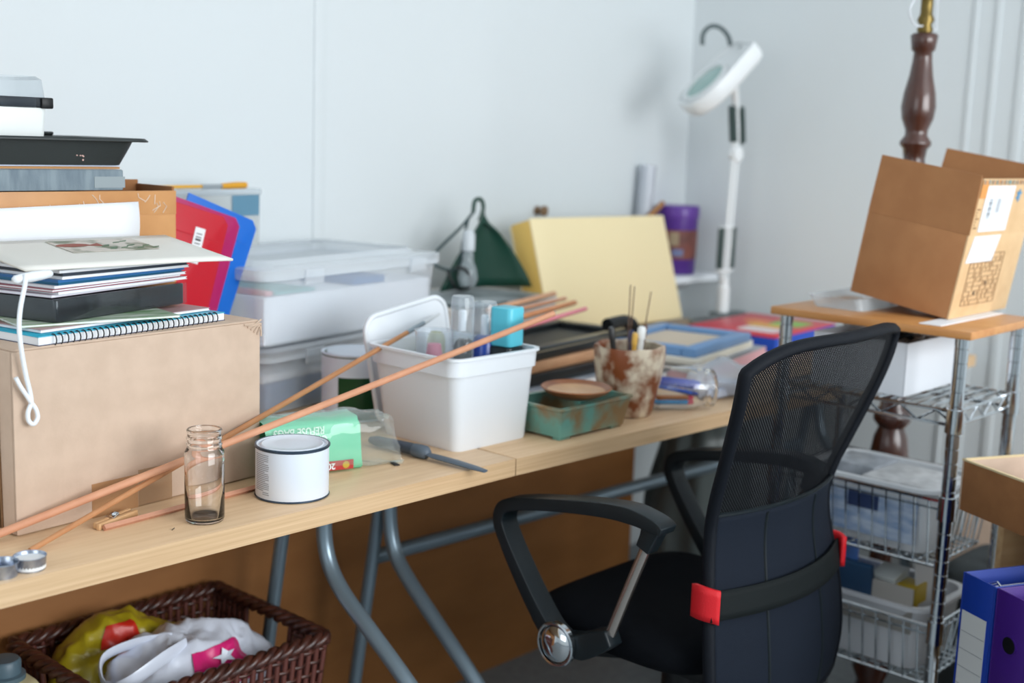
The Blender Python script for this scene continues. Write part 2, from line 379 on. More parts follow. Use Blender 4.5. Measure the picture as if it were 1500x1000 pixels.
mb.build('printed_leaves', mat('print_leaf', (92, 120, 92), .5), wb)
# white cord with a toggle handle hanging over the box
ch = thing('cord_pull', 'white toggle handle with a long looped cord hanging down the cardboard box', 'cord', aty(38, 404, .150))
o = ch.location
a, b2 = aty(19, 410, .150)-o, aty(76, 400, .158)-o
n = (b2-a)
MB().tube([a+n*t for t in (0, .06, .25, .5, .75, .94, 1)], .006, 12, rs=[.003, .0052, .0062, .0066, .006, .005, .003]).build('toggle', M_white, ch, angle=60)
pp = [aty(x, y, yy)-o for x, y, yy in ((38, 402, .146), (36, 420, .142), (30, 450, .134), (28, 478, .128), (31, 510, .126), (37, 545, .128), (44, 575, .130), (46, 590, .130))]
loop = [aty(x, y, .130)-o for x, y in ((46, 590), (53, 600), (55, 612), (49, 621), (42, 616), (41, 604), (46, 590))]
tail = [aty(x, y, .129)-o for x, y in ((23, 553), (30, 566), (38, 578), (46, 590))]
MB().tube(smooth_path(pp, 5), .0030, 8).build('cord', M_white, ch, angle=60)
MB().tube(smooth_path(loop, 5), .0029, 8).build('loop', M_white, ch, angle=60)
MB().tube(smooth_path(tail, 4), .0028, 8).build('tail', M_white, ch, angle=60)

# open box bound with parcel tape, behind the pile
tb = thing('taped_box', 'open brown cardboard box strapped with shiny torn parcel tape', 'box', (-.777, .385, Zb))
TW, TD, TH = .411, .11, .172
M_tcard = mat('taped_card', (196, 140, 84), .55, rgb2=(208, 152, 96), scale=18)
for (n, a) in (('front_panel', (0, TW, 0, .004, 0, TH)), ('back_panel', (0, TW, TD-.004, TD, 0, TH+.012)), ('side_panel', (0, .004, .004, TD-.004, 0, TH)), ('side_panel', (TW-.004, TW, .004, TD-.004, 0, TH+.006)), ('bottom_panel', (.004, TW-.004, .004, TD-.004, 0, .004))):
    B(*a).build(n, M_tcard if n == 'front_panel' else M_cardd, tb, .001)
B(0, TW, -.0007, 0, TH-.035, TH).build('parcel_tape', mat('tape_gloss', (204, 148, 92), .18, rgb2=(190, 134, 80), scale=14), tb)
mb = MB(); random.seed(3)
for i in range(26):
    x = .02+random.random()*.37; zz = TH-.03+random.random()*.027
    mb.tube([(x, -.0012, zz), (x+random.uniform(-.006, .008), -.0014, zz-.006), (x+random.uniform(-.012, .012), -.0012, zz-random.uniform(.008, .02))], .0006, 4)
mb.build('tape_creases', mat('tape_white', (232, 214, 196), .3), tb)
sh = MB(); sh.grid(lambda u, v: (u*.365, -.004*math.sin(v*3)-.002*u, v*.052+.018*u*v*.6), 10, 6)
s_ = sh.build('paper_sheet', M_paper, None, solid=.0006); s_.location = (-.80, .379, 1.055); tag(s_, 'white paper sheet standing against the taped box', 'paper')
zt = Zb+TH+.001
gb = thing('grey_book', 'thick book bound in worn grey-blue cloth lying on the taped box', 'book', (-.80, .380, zt), R(1))
M_gcl = mat('grey_cloth', (112, 126, 136), .85, rgb2=(136, 150, 158), scale=26, stretch=(3, 1, .6), bump=.3, bscale=400)
MB().rbox(0, .348, 0, .105, 0, .030, .004).build('cover', M_gcl, gb, .0025); B(.004, .344, .004, .103, .030, .0305).build('endpaper', M_paper, gb)
MB().box(.3, .349, -.0008, .0, .004, .02).build('worn_spine', mat('cloth_worn', (150, 160, 164), .9), gb)
z = zt+.031
slab('envelope', 'brown paper envelope with torn edge on the grey book', 'envelope', (-.81, .378), .352, .12, z, z+.003, 1.5, [mat('kraft', (182, 134, 84), .7)], cover=False, bevel=0)
slab('paper_sheet', 'loose white sheets lying under the black paint tray', 'paper', (-.81, .381), .35, .12, z+.0034, z+.0055, .5, [mat('paper_cool', (206, 214, 232), .6)], cover=False, bevel=0)
z += .0062
# paint roller tray
tr = thing('paint_tray', 'black plastic paint roller tray with dried paint specks', 'tray', (-.595, .455, z))
M_tray = mat('tray_black', (38, 44, 44), .45, bump=.15, bscale=300)
def ringmesh(rings, close_bottom=True):
    mb = MB(); n = len(rings[0][0]); vs = []; fs = []
    for poly, zz in rings: vs += [(p[0], p[1], zz if not callable(zz) else zz(p)) for p in poly]
    for j in range(len(rings)-1):
        for i in range(n): fs.append((j*n+i, j*n+(i+1) % n, (j+1)*n+(i+1) % n, (j+1)*n+i))
    if close_bottom: fs.append(tuple(range(n)))
    mb.add(vs, fs); return mb
rg = [(rrect(-.20, .140, -.075, .075, .02), .0), (rrect(-.205, .150, -.083, .083, .024), .020), (rrect(-.21, .158, -.088, .088, .026), .036),
      (rrect(-.222, .172, -.100, .100, .03), .0375), (rrect(-.226, .176, -.103, .103, .03), .034)]
ringmesh(rg).build('tray_body', M_tray, tr, solid=.002)
MB().tube([(-.15, .098, .041), (.12, .098, .041)], .0045, 8, flat=.6).build('rear_lip', M_tray, tr)
MB().prism([(-.198, .0012), (.11, .0012), (.03, .0245), (-.198, .0245)], -.072, .072, 'y').build('ramp', M_tray, tr, .001)
mb = MB()
for i in range(9): mb.lathe([(.0001, -.0005), (.0012+.001*random.random(), 0), (.0001, .0005)], 6, Matrix.Translation((.055+random.random()*.022, -.0812-.00035*i*0, .006+.024*random.random())) @ Matrix.Rotation(PI/2, 4, 'X'))
mb.build('paint_specks', mat('speck', (196, 160, 150), .6), tr)
# clear-lidded case
cc = thing('clear_lid_case', 'white case with transparent lid and dark latch standing in the paint tray', 'case', (-.675, .43, z+.025))
MB().prism_t(rrect(-.10, .105, -.04, .055, .008), 0, .052, .03).build('base', mat('case_white', (232, 236, 234), .35), cc, .002)
MB().rbox(-.104, .109, -.0425, .058, .0525, .066, .008).build('seal_frame', clear('smoke', (120, 126, 134), .25, (90, 96, 104), .1, .3), cc, .001)
ringmesh([(rrect(-.103, .108, -.042, .057, .01), .066), (rrect(-.101, .106, -.040, .055, .012), .090), (rrect(-.096, .100, -.035, .05, .012), .0945)]).build('lid', clear('case_lid', haze=.16, edge=.6), cc)
MB().box(.098, .1155, -.046, -.028, .051, .066).build('latch', M_black, cc, .002)

# ------------------------------------------------------------------ plastic wallets leaning right of the box
def wallet(label, m, loc, w, h, ang, extra=None):
    t = thing('plastic_wallet', label, 'folder', loc, (0, R(ang), 0))
    mb = MB(); mb.prism([(-w, 0), (0, 0), (0, h-.012), (-.012, h), (-w, h)], 0, .004, 'y'); mb.build('sleeve', m, t, .0008)
    MB().box(-w+.004, -.012, -.0008, 0, h-.045, h-.043).build('weld_line', m, t)
    return t
M_red = mat('wallet_red', (196, 20, 40), .3); M_mag2 = mat('wallet_magenta', (176, 20, 96), .3); M_blu = mat('wallet_blue', (10, 104, 204), .3)
w1 = wallet('red plastic document wallet with a barcode sticker beside the box', M_red, (-.275, .518, .731), .17, .36, 16)
B(-.062, -.042, -.0012, -.0008, .27, .33).build('barcode_sticker', M_paper, w1)
mb = MB()
for i in range(9): mb.box(-.058, -.047, -.0016, -.0012, .275+i*.0055, .275+i*.0055+.0015+.002*(i % 3 == 0))
mb.build('barcode', M_dark, w1)
wallet('magenta plastic document wallet between the red and blue ones', M_mag2, (-.258, .525, .731), .165, .36, 18)
wallet('blue plastic document wallet behind the magenta one', M_blu, (-.235, .532, .731), .15, .36, 21)

# ------------------------------------------------------------------ clear storage boxes
M_pile = mat('paper_pile', (236, 240, 246), .7)
def storage_box(label, loc, rot, L_, D_, H_, lidh):
    t = thing('storage_box', label, 'box', loc, rot)
    rg = [(rrect(.012, L_-.012, .012, D_-.012, .02), .002), (rrect(.006, L_-.006, .006, D_-.006, .025), H_*.6), (rrect(.003, L_-.003, .003, D_-.003, .025), H_-.012), (rrect(-.004, L_+.004, -.004, D_+.004, .028), H_-.010), (rrect(-.004, L_+.004, -.004, D_+.004, .028), H_)]
    ringmesh(rg).build('tub', M_frost, t)
    rg = [(rrect(-.007, L_+.007, -.007, D_+.007, .03), H_-.008), (rrect(-.007, L_+.007, -.007, D_+.007, .03), H_+.010), (rrect(-.002, L_+.002, -.002, D_+.002, .03), H_+.013),
          (rrect(.03, L_-.03, .03, D_-.03, .03), H_+.013), (rrect(.04, L_-.04, .04, D_-.04, .03), H_+lidh), ]
    ringmesh(rg).build('lid', M_frost, t)
    for x in (L_*.18, L_*.78): MB().box(x, x+.05, -.012, -.006, H_-.02, H_+.008).build('clip', M_frost, t, .002)
    return t
SB = (-.135, .47); SR = R(11)
s1 = storage_box('clear storage box with lid, lower one of the two stacked', (SB[0], SB[1], T), SR, .53, .335, .105, .014)
s2 = storage_box('clear storage box full of white paper, stacked on another', (SB[0]-.002, SB[1]+.002, T+.1205), SR, .53, .335, .128, .022)
def inside(name, label, cat, box, a, m, bevel=.002):
    t = B(*a).build(name, m, None, bevel); t.matrix_world = Matrix.Translation(box.location) @ Matrix.Rotation(box.rotation_euler.z, 4, 'Z'); return tag(t, label, cat)
inside('paper_ream', 'thick block of white paper inside the upper storage box', 'paper', s2, (.016, .512, .016, .31, .004, .088), M_pile)
inside('blue_notebook', 'blue notebook lying on the paper in the upper storage box', 'notebook', s2, (.28, .38, .03, .17, .0885, .102), mat('dull_blue', (92, 134, 180), .5))
inside('teal_card', 'pale teal card lying on the paper in the upper storage box', 'card', s2, (.06, .17, .03, .20, .0885, .094), mat('dull_teal', (140, 190, 190), .5))
inside('pink_card', 'pale pink card lying beside the teal card', 'card', s2, (.035, .055, .03, .2, .0885, .097), mat('dull_pink', (220, 170, 172), .5))
inside('blue_folder', 'blue folder on its side in the lower storage box', 'folder', s1, (.03, .30, .03, .25, .005, .05), mat('steel_blue', (104, 134, 172), .5))
inside('white_folder', 'white folder on top of the blue one in the lower storage box', 'folder', s1, (.03, .48, .035, .3, .051, .066), M_pile)
# small clear organiser and brush at the back
so = thing('organiser_box', 'small clear organiser box standing on the storage box lid by the wall', 'box', (-.215, .72, T+.1205+.1505), SR)
ringmesh([(rrect(0, .30, 0, .13, .01), .0), (rrect(-.002, .302, -.002, .132, .012), .10)]).build('tub', clear('organiser', haze=.4, hazecol=(222, 224, 220), edge=.3), so)
MB().rbox(-.004, .304, -.004, .134, .10, .112, .012).build('lid', clear('organiser_lid', haze=.3, edge=.3), so, .002)
B(.02, .27, .02, .11, .002, .06).build('contents', mat('organiser_stuff', (214, 212, 204), .7, rgb2=(170, 180, 184), scale=16), so)
B(.215, .29, -.0045, -.004, .06, .1).build('lid_sticker', mat('sticker_blue', (96, 140, 164), .5), so)
br = thing('paint_brush', 'thin yellow handled brush lying on the organiser box', 'brush', (-.27, .735, T+.271+.117), R(10))
MB().tube([(0, 0, 0), (.10, 0, 0), (.21, 0, 0)], .004, 10, rs=[.0045, .0035, .003]).build('handle', mat('brush_yellow', (226, 168, 48), .4), br)
MB().tube([(.21, 0, 0), (.262, 0, 0)], .0045, 10).build('ferrule', M_steel, br)
MB().tube([(.262, 0, 0), (.30, 0, .001), (.328, 0, .001)], .006, 10, rs=[.005, .0065, .006]).build('bristles', mat('bristle_orange', (224, 160, 40), .6), br)

# ------------------------------------------------------------------ tins, refuse sacks, glass jar
def tin(name, label, c, r, h, body, lidm, rimm, lid_h=None, band=None):
    t = thing(name, label, 'tin', c)
    MB().lathe([(r-.001, 0), (r, .002), (r, h-.003)], 48).build('body', body, t, angle=50)
    MB().lathe([(r, 0), (r+.0012, .001), (r+.0012, .0022), (r, .003)], 48, cap=False).build('bottom_rim', rimm, t)
    MB().lathe([(r+.0002, h-.0045), (r+.0016, h-.003), (r+.0016, h-.0008), (r+.0006, h), (r-.0015, h-.0003)], 48, cap=False).build('top_rim', rimm, t)
    k = r-.0015
    MB().lathe([(k, h-.0004), (k*.955, h-.0016), (k*.945, h-.008), (k*.90, h-.0085), (k*.885, h-.0012), (k*.85, h-.0006), (k*.83, h-.0014), (k*.5, h-.0017), (0.00001, h-.0017)], 48, cap=False).build('lid', lidm, t, angle=50)
    return t
pc = atz(428, 723, T)
pt = tin('paint_tin', 'small plain white paint tin with a panel of fine print', (pc.x, pc.y, T), .0505, .0735, mat('tin_white', (226, 234, 244), .3), mat('tin_lid', (222, 230, 240), .35), mat('tin_rim', (66, 82, 100), .25, metal=.6))
ca = math.atan2(CAM.y-pc.y, CAM.x-pc.x)
mb = MB(); random.seed(5)
for i in range(22):
    zz = .0635-i*.0026; a1 = ca-R(72); a2 = ca-R(38)-(R(14)*random.random() if i % 5 == 4 else R(1.5)*random.random())
    if i > 19: a1 = ca-R(52)
    pts = [(.0507*math.cos(a1+(a2-a1)*k/6), .0507*math.sin(a1+(a2-a1)*k/6)) for k in range(7)]
    mb.add([(p[0], p[1], zz) for p in pts]+[(p[0], p[1], zz+.0011) for p in pts], [(k, k+1, k+8, k+7) for k in range(6)])
mb.build('fine_print', mat('print_pale', (150, 156, 166), .6), pt)
gc = atz(489, 607, T)
gc = Vector((.005, .395, T))
gt = tin('paint_tin', 'dark green and white paint tin behind the refuse sacks', (gc.x, gc.y, T), .060, .118, mat('tin_green', (4, 72, 36), .3), mat('tin_lid'), mat('tin_white'))
MB().lathe([(.0606, .078), (.0606, .112)], 48, cap=False).build('white_band', mat('tin_white'), gt)
ga = math.atan2(CAM.y-gc.y, CAM.x-gc.x)
def cyl_patch(a1, a2, z0, z1, r, n=8):
    pts = [(r*math.cos(a1+(a2-a1)*k/n), r*math.sin(a1+(a2-a1)*k/n)) for k in range(n+1)]
    return MB().add([(p[0], p[1], z0) for p in pts]+[(p[0], p[1], z1) for p in pts], [(k, k+1, k+n+2, k+n+1) for k in range(n)])
cyl_patch(ga-R(80), ga-R(30), .0, .078, .0606).build('white_panel', mat('tin_white'), gt)
mb = MB(); mb.lathe([(.0001, 0), (.018, .0001), (.018, .0012), (.0001, .0014)], 20, frame_m((.061*math.cos(ga+R(38)), .061*math.sin(ga+R(38)), .082), (-math.sin(ga+R(38)), math.cos(ga+R(38)), .35), (0, 0, 1)), sx=1.0, sy=.42)
mb.build('red_badge', mat('badge_red', (190, 24, 40), .35), gt)
# roll of green sacks in a clear bag
rs = thing('refuse_sack_pack', 'clear packet of green garden refuse sacks lying behind the white tin', 'packet', (-.309, .170, T), R(-17))
M_gbag = mat('sack_green', (116, 214, 174), .4); M_gbag2 = mat('sack_green_dark', (40, 160, 112), .4)
def sackf(u, v):
    a = v*2*PI; x = -.052+u*.147
    rx = .036; rz = .040
    y = rx*math.copysign(abs(math.cos(a))**.32, math.cos(a)); zz = rz+rz*math.copysign(abs(math.sin(a))**.32, math.sin(a))
    return (x+.004*math.sin(a*2), y*1.0 + .0015*noise.noise(Vector((x*30, a*2, 1))), max(0.0005, zz + .002*noise.noise(Vector((x*25, a*3, 5)))))
MB().grid(sackf, 14, 33).build('folded_sacks', M_gbag, rs, angle=60)
for i in range(5): MB().box(.094, .0985, -.026+i*.011, -.021+i*.011, .008, .070).build('sack_fold', M_gbag2, rs, .002)
Mt = frame_m((.0, -.0388, .0), (1, 0, 0), (0, 0, 1)) @ Matrix.Rotation(PI, 4, 'Z')
M_lt = mat('print_mint', (226, 248, 238), .5)
text('lettering', 'REFUSE BAGS', .0165, M_lt, rs, Matrix.Translation((-.004, 0, .0675)) @ Mt, .0002, sx=.80)
text('lettering', 'GREEN GARDEN', .0165, M_lt, rs, Matrix.Translation((-.006, 0, .0535)) @ Mt, .0002, sx=.74)
B(.024, .082, -.0385, -.0375, .004, .018).build('red_label', mat('label_red', (176, 30, 24), .4), rs)
text('lettering', '20', .013, M_paper, rs, Matrix.Translation((.046, -.0008, .011)) @ Mt, .0003)
MB().lathe([(.0001, 0), (.0055, .0004), (.0001, .0008)], 14, Matrix.Translation((.070, -.0385, .011)) @ Matrix.Rotation(PI/2, 4, 'X')).build('yellow_mark', mat('label_gold', (190, 160, 50), .4), rs)
M_film = clear('bag_film', (250, 253, 251), .10, (240, 246, 244), .06, .5)
def filmf(u, v):
    x = -.056+u*.212; a = v*2*PI; t = max(0, (u-.74)/.26)
    ry = .0445*(1-t)+.007*t; rz = .0425*(1-t)+.040*t; cz = .0425*(1-t)+.040*t
    y = ry*math.copysign(abs(math.cos(a))**.6, math.cos(a)); zz = cz+rz*math.copysign(abs(math.sin(a))**.6, math.sin(a))
    k = .0035+.010*t
    return (x+.022*t*(.5-zz/.08), y-.028*t+k*noise.noise(Vector((x*40, a*2, 2))), max(.0004, zz+k*noise.noise(Vector((x*40, a*2.5, 8)))))
MB().grid(filmf, 30, 41).build('clear_bag', M_film, rs, angle=80)
MB().box(.150, .158, -.040, -.022, .0006, .002).build('bag_seal', M_dark, rs)
# empty glass jar
jc = atz(300, 762, T)
jr = thing('glass_jar', 'empty clear glass jar with threaded neck and no lid', 'jar', (jc.x, jc.y, T))
h = .1215
outer = [(.019, 0), (.0235, .0012), (.0252, .005), (.0252, .088), (.0248, .0915), (.0225, .0965), (.0215, .0985), (.0218, .1005), (.0226, .1015), (.0226, .103), (.0214, .1045), (.0212, .1075), (.0226, .109), (.0226, .111), (.0212, .1125), (.0212, .117), (.0222, .1185), (.0222, h-.001), (.0212, h)]
inner = [(.0196, h), (.0192, h-.002), (.0192, .098), (.0228, .089), (.0230, .008), (.019, .0048), (.0001, .004)]
MB().lathe(outer+inner, 48).build('glass', M_glass, jr, angle=70)

# ------------------------------------------------------------------ sticks, peg, tealights on the desk
M_stick = wood('stick_salmon', (214, 156, 122), (200, 140, 108), (3, 3, 3), .6, 10)
M_stick2 = wood('stick_tan', (196, 140, 96), (182, 126, 84), (3, 3, 3), .6, 10)
p0 = Vector((-.805, .103, .7395)); p0 = atz(0, 781, .742); p1 = atz(815, 458, .930)
rm = atz(655, 521, .8935); k_ = (815-655)/1.0
p1 = p0+(rm-p0)*1.33
st = thing('wooden_stick', 'long salmon coloured wooden stick propped across the white tub rim', 'stick', p0)
MB().tube([(-0.02*(p1-p0)), (0, 0, 0), (p1-p0)], .0052, 8, rs=[.0054, .0054, .0052]).build('rod', M_stick, st, angle=50)
# long brush
q0 = atz(44, 806, .7335); q1 = q0+(atz(598, 486, .898)-q0)*1.07
bl = thing('long_brush', 'long tan brush handle leaning into the white tub', 'brush', q0); dv = q1-q0
MB().tube([dv*t for t in (0, .5, .93)], .0036, 10, rs=[.0034, .0042, .0040]).build('handle', M_stick2, bl)
MB().tube([dv*t for t in (.93, .99)], .0044, 10).build('ferrule', mat('ferrule_grey', (150, 162, 170), .3, metal=.7), bl)
MB().tube([dv*t for t in (.99, 1.05)], .004, 8, rs=[.0042, .002]).build('bristles', mat('bristle_pale', (214, 218, 220), .7), bl)
s0, s1_ = atz(150, 772, T+.004), atz(372, 713, T+.004); s0 += Vector((0, -.004, 0)); s1_ += Vector((0, -.004, 0))
sp = thing('wooden_strip', 'short pinkish wooden strip lying along the foot of the cardboard box', 'stick', s0)
MB().tube([(0, 0, 0), s1_-s0], .0042, 4).build('strip', wood('strip_pink', (206, 152, 124), (190, 134, 108), (3, 3, 3), .6, 10), sp)
pg = thing('clothes_peg', 'wooden clothes peg with a steel spring lying on the desk', 'peg', atz(168, 765, T), R(19))
M_peg = wood('peg_wood', (222, 180, 134), (206, 160, 112), (2, 8, 8), .6, 12)
MB().box(-.036, .036, -.0075, -.0012, 0, .0085).build('jaw', M_peg, pg, .0015)
MB().box(-.034, .036, .0012, .0072, .0005, .0088, Matrix.Rotation(R(4), 4, 'Z')).build('jaw', M_peg, pg, .0015)
mb = MB()
for k in range(3): mb.tube([(.002+.0042*math.cos(a), -.002+.002*k, .009+.0035*math.sin(a)) for a in [2*PI*i/12 for i in range(12)]], .0009, 5, True)
mb.tube([(.002, -.005, .0125), (-.008, -.006, .0092), (-.009, .006, .0092), (.002, .004, .0125)], .0009, 5)
mb.build('spring', M_steel, pg)
def tealight(label, px, m, g=None):
    c = atz(*px, T); t = thing('tealight', label, 'candle', (c.x, c.y, T), 0, g)
    mb = MB(); mb.lathe([(.0165, 0), (.0168, .001), (.0180, .0155), (.0186, .0160), (.0182, .0165), (.0174, .0155), (.0163, .002), (.0001, .002)], 32); mb.build('cup', m, t, angle=60)
    return t
t1 = tealight('silver tealight cup with white wax inside', (44, 833), mat('alu', (190, 198, 210), .25, metal=.8, rgb2=(130, 142, 166), scale=60))
MB().lathe([(.0172, .0022), (.0172, .0125), (.012, .0120), (.0001, .0122)], 28).build('wax', mat('wax', (238, 240, 240), .4), t1)
t2 = tealight('empty silver tealight cup beside the waxy one', (3, 843), mat('alu'))
MB().lathe([(.0160, .0022), (.0165, .006), (.0001, .006)], 28).build('wax', mat('wax_grey', (150, 160, 168), .4), t2)
MB().tube([(0, 0, 0), (.006, .004, .0004)], .0006, 4).build('pin', M_dark, None).location = atz(252, 776, T+.0007)
tag(bpy.data.objects['pin'], 'tiny dark splinter lying on the desk near the jar', 'splinter')
# white cup and white brush at the frame edge, left of the box
cl = aty(-4, 697, .145)
cu = thing('white_cup', 'white plastic pot with a thick rim beside the cardboard box', 'pot', (-.812, .192, T))
MB().lathe([(.024, 0), (.026, .002), (.036, .062), (.040, .064), (.040, .078), (.038, .079), (.0355, .077), (.034, .06), (.024, .004), (.0001, .004)], 36).build('pot_body', M_white, cu, angle=50)
mr_ = thing('mini_roller', 'small white fluffy paint roller standing in the white pot', 'roller', (-.800, .192, T+.006), (0, R(-3), 0))
MB().tube([(0, 0, 0), (0, 0, .11)], .005, 8).build('handle', M_white, mr_)
mb = MB(); mb.lathe([(.004, .105), (.013, .110), (.015, .13), (.015, .19), (.013, .205), (.004, .208)], 24); mb.v = [tuple(Vector(p)+Vector((p[0], p[1], 0))*.12*noise.noise(Vector(p)*300)) for p in mb.v]; mb.build('sleeve', mat('fluff', (236, 239, 244), .95, bump=.8, bscale=500), mr_)
# grey hand tool
f0, f1 = atz(543, 644, T+.010), atz(711, 690, T+.004)
ft = thing('rasp_tool', 'grey plastic handled rasp lying in front of the white tub', 'tool', (f0.x, f0.y, T)); dv = Vector((f1.x-f0.x, f1.y-f0.y, 0)); Lf = dv.length
ft.rotation_euler = (0, 0, math.atan2(dv.y, dv.x))
M_tool = mat('tool_grey', (84, 96, 108), .45); 
MB().tube([(x*Lf, 0, zz) for x, zz in ((0, .010), (.06, .0105), (.2, .011), (.36, .0115), (.44, .0115), (.47, .011))], .009, 14, rs=[.006, .0095, .0100, .0105, .0100, .006], flat=.9).build('handle', mat('tool_dark', (62, 72, 84), .5), ft, angle=60)
MB().tube([(x*Lf, 0, .0108) for x in (.40, .44, .50, .53)], .009, 14, rs=[.0107, .0112, .0106, .005]).build('collar', M_tool, ft, angle=60)
MB().tube([(x*Lf, 0, zz) for x, zz in ((.50, .009), (.58, .008), (.75, .007), (.92, .005), (1.0, .004))], .009, 12, rs=[.006, .0095, .0098, .0085, .006], flat=.35).build('blade', M_tool, ft, angle=60)

# ------------------------------------------------------------------ white tub with bottles
tu = thing('white_tub', 'square white plastic tub holding small bottles at the desk joint', 'tub', (0, 0, T))
def tubring(rings, name, m, parent, **k): ringmesh(rings).build(name, m, parent, **k)
tubring([(rrect(-.048, .121, .085, .262, .016), 0), (rrect(-.050, .122, .083, .264, .018), .004), (rrect(-.066, .124, .072, .270, .02), .118), (rrect(-.068, .125, .071, .271, .02), .125),
         (rrect(-.074, .128, .067, .274, .022), .126), (rrect(-.075, .129, .066, .275, .022), .151), (rrect(-.079, .133, .062, .279, .024), .152), (rrect(-.079, .133, .062, .279, .024), .156),
         (rrect(-.072, .126, .069, .272, .02), .156), (rrect(-.064, .122, .075, .267, .018), .12), (rrect(-.046, .118, .087, .259, .014), .005)], 'tub_body', M_white, tu, angle=28)
tl = thing('tub_lid', 'square white tub lid standing on edge behind the white tub', 'lid', (-.030, .287, T), (R(-4), R(-9), 0))
mb = MB(); mb.prism(rrect(0, .195, 0, .195, .03), .004, .010, 'y'); mb.build('lid_panel', M_white, tl, .0015)
mb = MB(); mb.tube([(p[0], .005, p[1]) for p in rrect(.003, .192, .003, .192, .028, 8)], .0048, 8, True); mb.build('lid_rim', M_white, tl, angle=60)
def bottle(label, cx, cy, r, h, caph, body, capm, fill=None, square=False, ang=0):
    t = thing('bottle', label, 'bottle', (cx, cy, T+.006), ang)
    if square: MB().rbox(-r, r, -r, r, 0, h, r*.35).build('body', body, t, .002)
    else: MB().lathe([(r*.9, 0), (r, .003), (r, h-.012), (r*.8, h-.004), (r*.55, h)], 28).build('body', body, t, angle=50)
    if fill: MB().lathe([(r*.92, .002), (r*.92, h*.62)], 24).build('paint_inside', fill, t)
    if capm:
        if square: MB().rbox(-r*.98, r*.98, -r*.98, r*.98, h+.001, h+caph, r*.4).build('cap', capm, t, .003)
        else:
            MB().lathe([(r*.32, h), (r*.32, h+caph*.55), (r*.2, h+caph*.6), (.0001, h+caph*.6)], 16).build('nozzle', M_white, t)
            MB().lathe([(r*.97, h-.010), (r*.95, h+caph-.006), (r*.85, h+caph), (.0001, h+caph)], 28).build('cap', capm, t, angle=50)
    return t
M_cap = clear('cap_clear', haze=.22, hazecol=(226, 234, 240), edge=.5)
bottle('bottle of teal paint under a tall clear cap', .028, .155, .020, .176, .058, M_clear, M_cap, mat('paint_teal', (30, 130, 160), .4))
bottle('bottle of dark blue paint under a tall clear cap', .075, .148, .021, .166, .056, mat('bottle_navy', (24, 62, 150), .25), M_cap)
bottle('dark bottle with a big light blue cap in the white tub', .092, .113, .0225, .150, .066, mat('bottle_black', (26, 40, 44), .3), mat('cap_cyan', (92, 200, 220), .35), square=True, ang=R(8))
bottle('slim olive green bottle without cap in the white tub', .034, .222, .016, .165, .0, mat('bottle_olive', (160, 160, 40), .35), None)
bottle('small black bottle with a white label in the white tub', .085, .205, .019, .150, .0, M_black, None)
t = bottle('black bottle lying low in the front of the white tub', .02, .11, .017, .132, 0, M_black, None)
fc = thing('frosted_beaker', 'frosted beaker with pink stopper inside the white tub', 'beaker', (-.013, .178, T+.006))
MB().lathe([(.024, 0), (.032, .176), (.033, .178), (.031, .178), (.023, .003)], 30).build('beaker', clear('beaker_clear', haze=.14, hazecol=(236, 242, 246), edge=.4), fc)
MB().lathe([(.013, .120), (.016, .126), (.011, .155), (.0001, .156)], 20).build('pink_stopper', mat('pink', (226, 84, 120), .4), fc)

# ------------------------------------------------------------------ stack of frames and strips behind the tub
zf = T+.0005
M_film2 = mat('film_pale', (206, 212, 220), .25, rgb2=(170, 178, 190), scale=14, stretch=(1, 6, 1))
slab('plastic_sleeve', 'pale glossy plastic sleeves under the black picture frames', 'sleeve', (.36, .285), .34, .22, zf, zf+.014, 6, [M_film2, M_paper, M_film2]); zf += .0145
def pframe(label, px, w, d, z0, h, ang, m, inner=None, bw=.028, beads=False, group=None):
    t = thing('framed_picture', label, 'picture', (px[0], px[1], z0), R(ang), group)
    for n, a in (('rail', (0, w, 0, bw)), ('rail', (0, w, d-bw, d)), ('stile', (0, bw, bw, d-bw)), ('stile', (w-bw, w, bw, d-bw))):
        B(a[0], a[1], a[2], a[3], 0, h).build(n, m, t, .003)
    if inner: B(bw, w-bw, bw, d-bw, h*.25, h*.45).build('picture', inner, t)
    if beads:
        mb = MB()
        for i in range(46): mb.lathe([(.0001, -.002), (.0022, -.0012), (.0028, 0), (.0022, .0012), (.0001, .002)], 6, Matrix.Translation((.012+i*(w-.024)/45, -.0006, h*.72)))
        tag(mb.build('beading', mat('bead_gold', (150, 140, 116), .4), t), 'dull gold beading along the frame edge', kind='stuff')
    return t
M_fr = mat('frame_black', (24, 30, 32), .3)
pframe('plain black picture frame lowest in the stack by the marbled pot', (.37, .312), .37, .20, zf, .024, 5, M_fr, M_dark); zf += .0245
pframe('light wooden picture frame between two black ones', (.375, .318), .38, .20, zf, .022, 7, wood('frame_tan', (206, 160, 122), (190, 142, 106), (2, 8, 8), .5, 8), M_cream); zf += .0225
pframe('black picture frame with beaded edge on top of the stack', (.38, .322), .42, .20, zf, .026, 8, M_fr, mat('frame_back', (30, 34, 34), .5), beads=True); zf += .0265
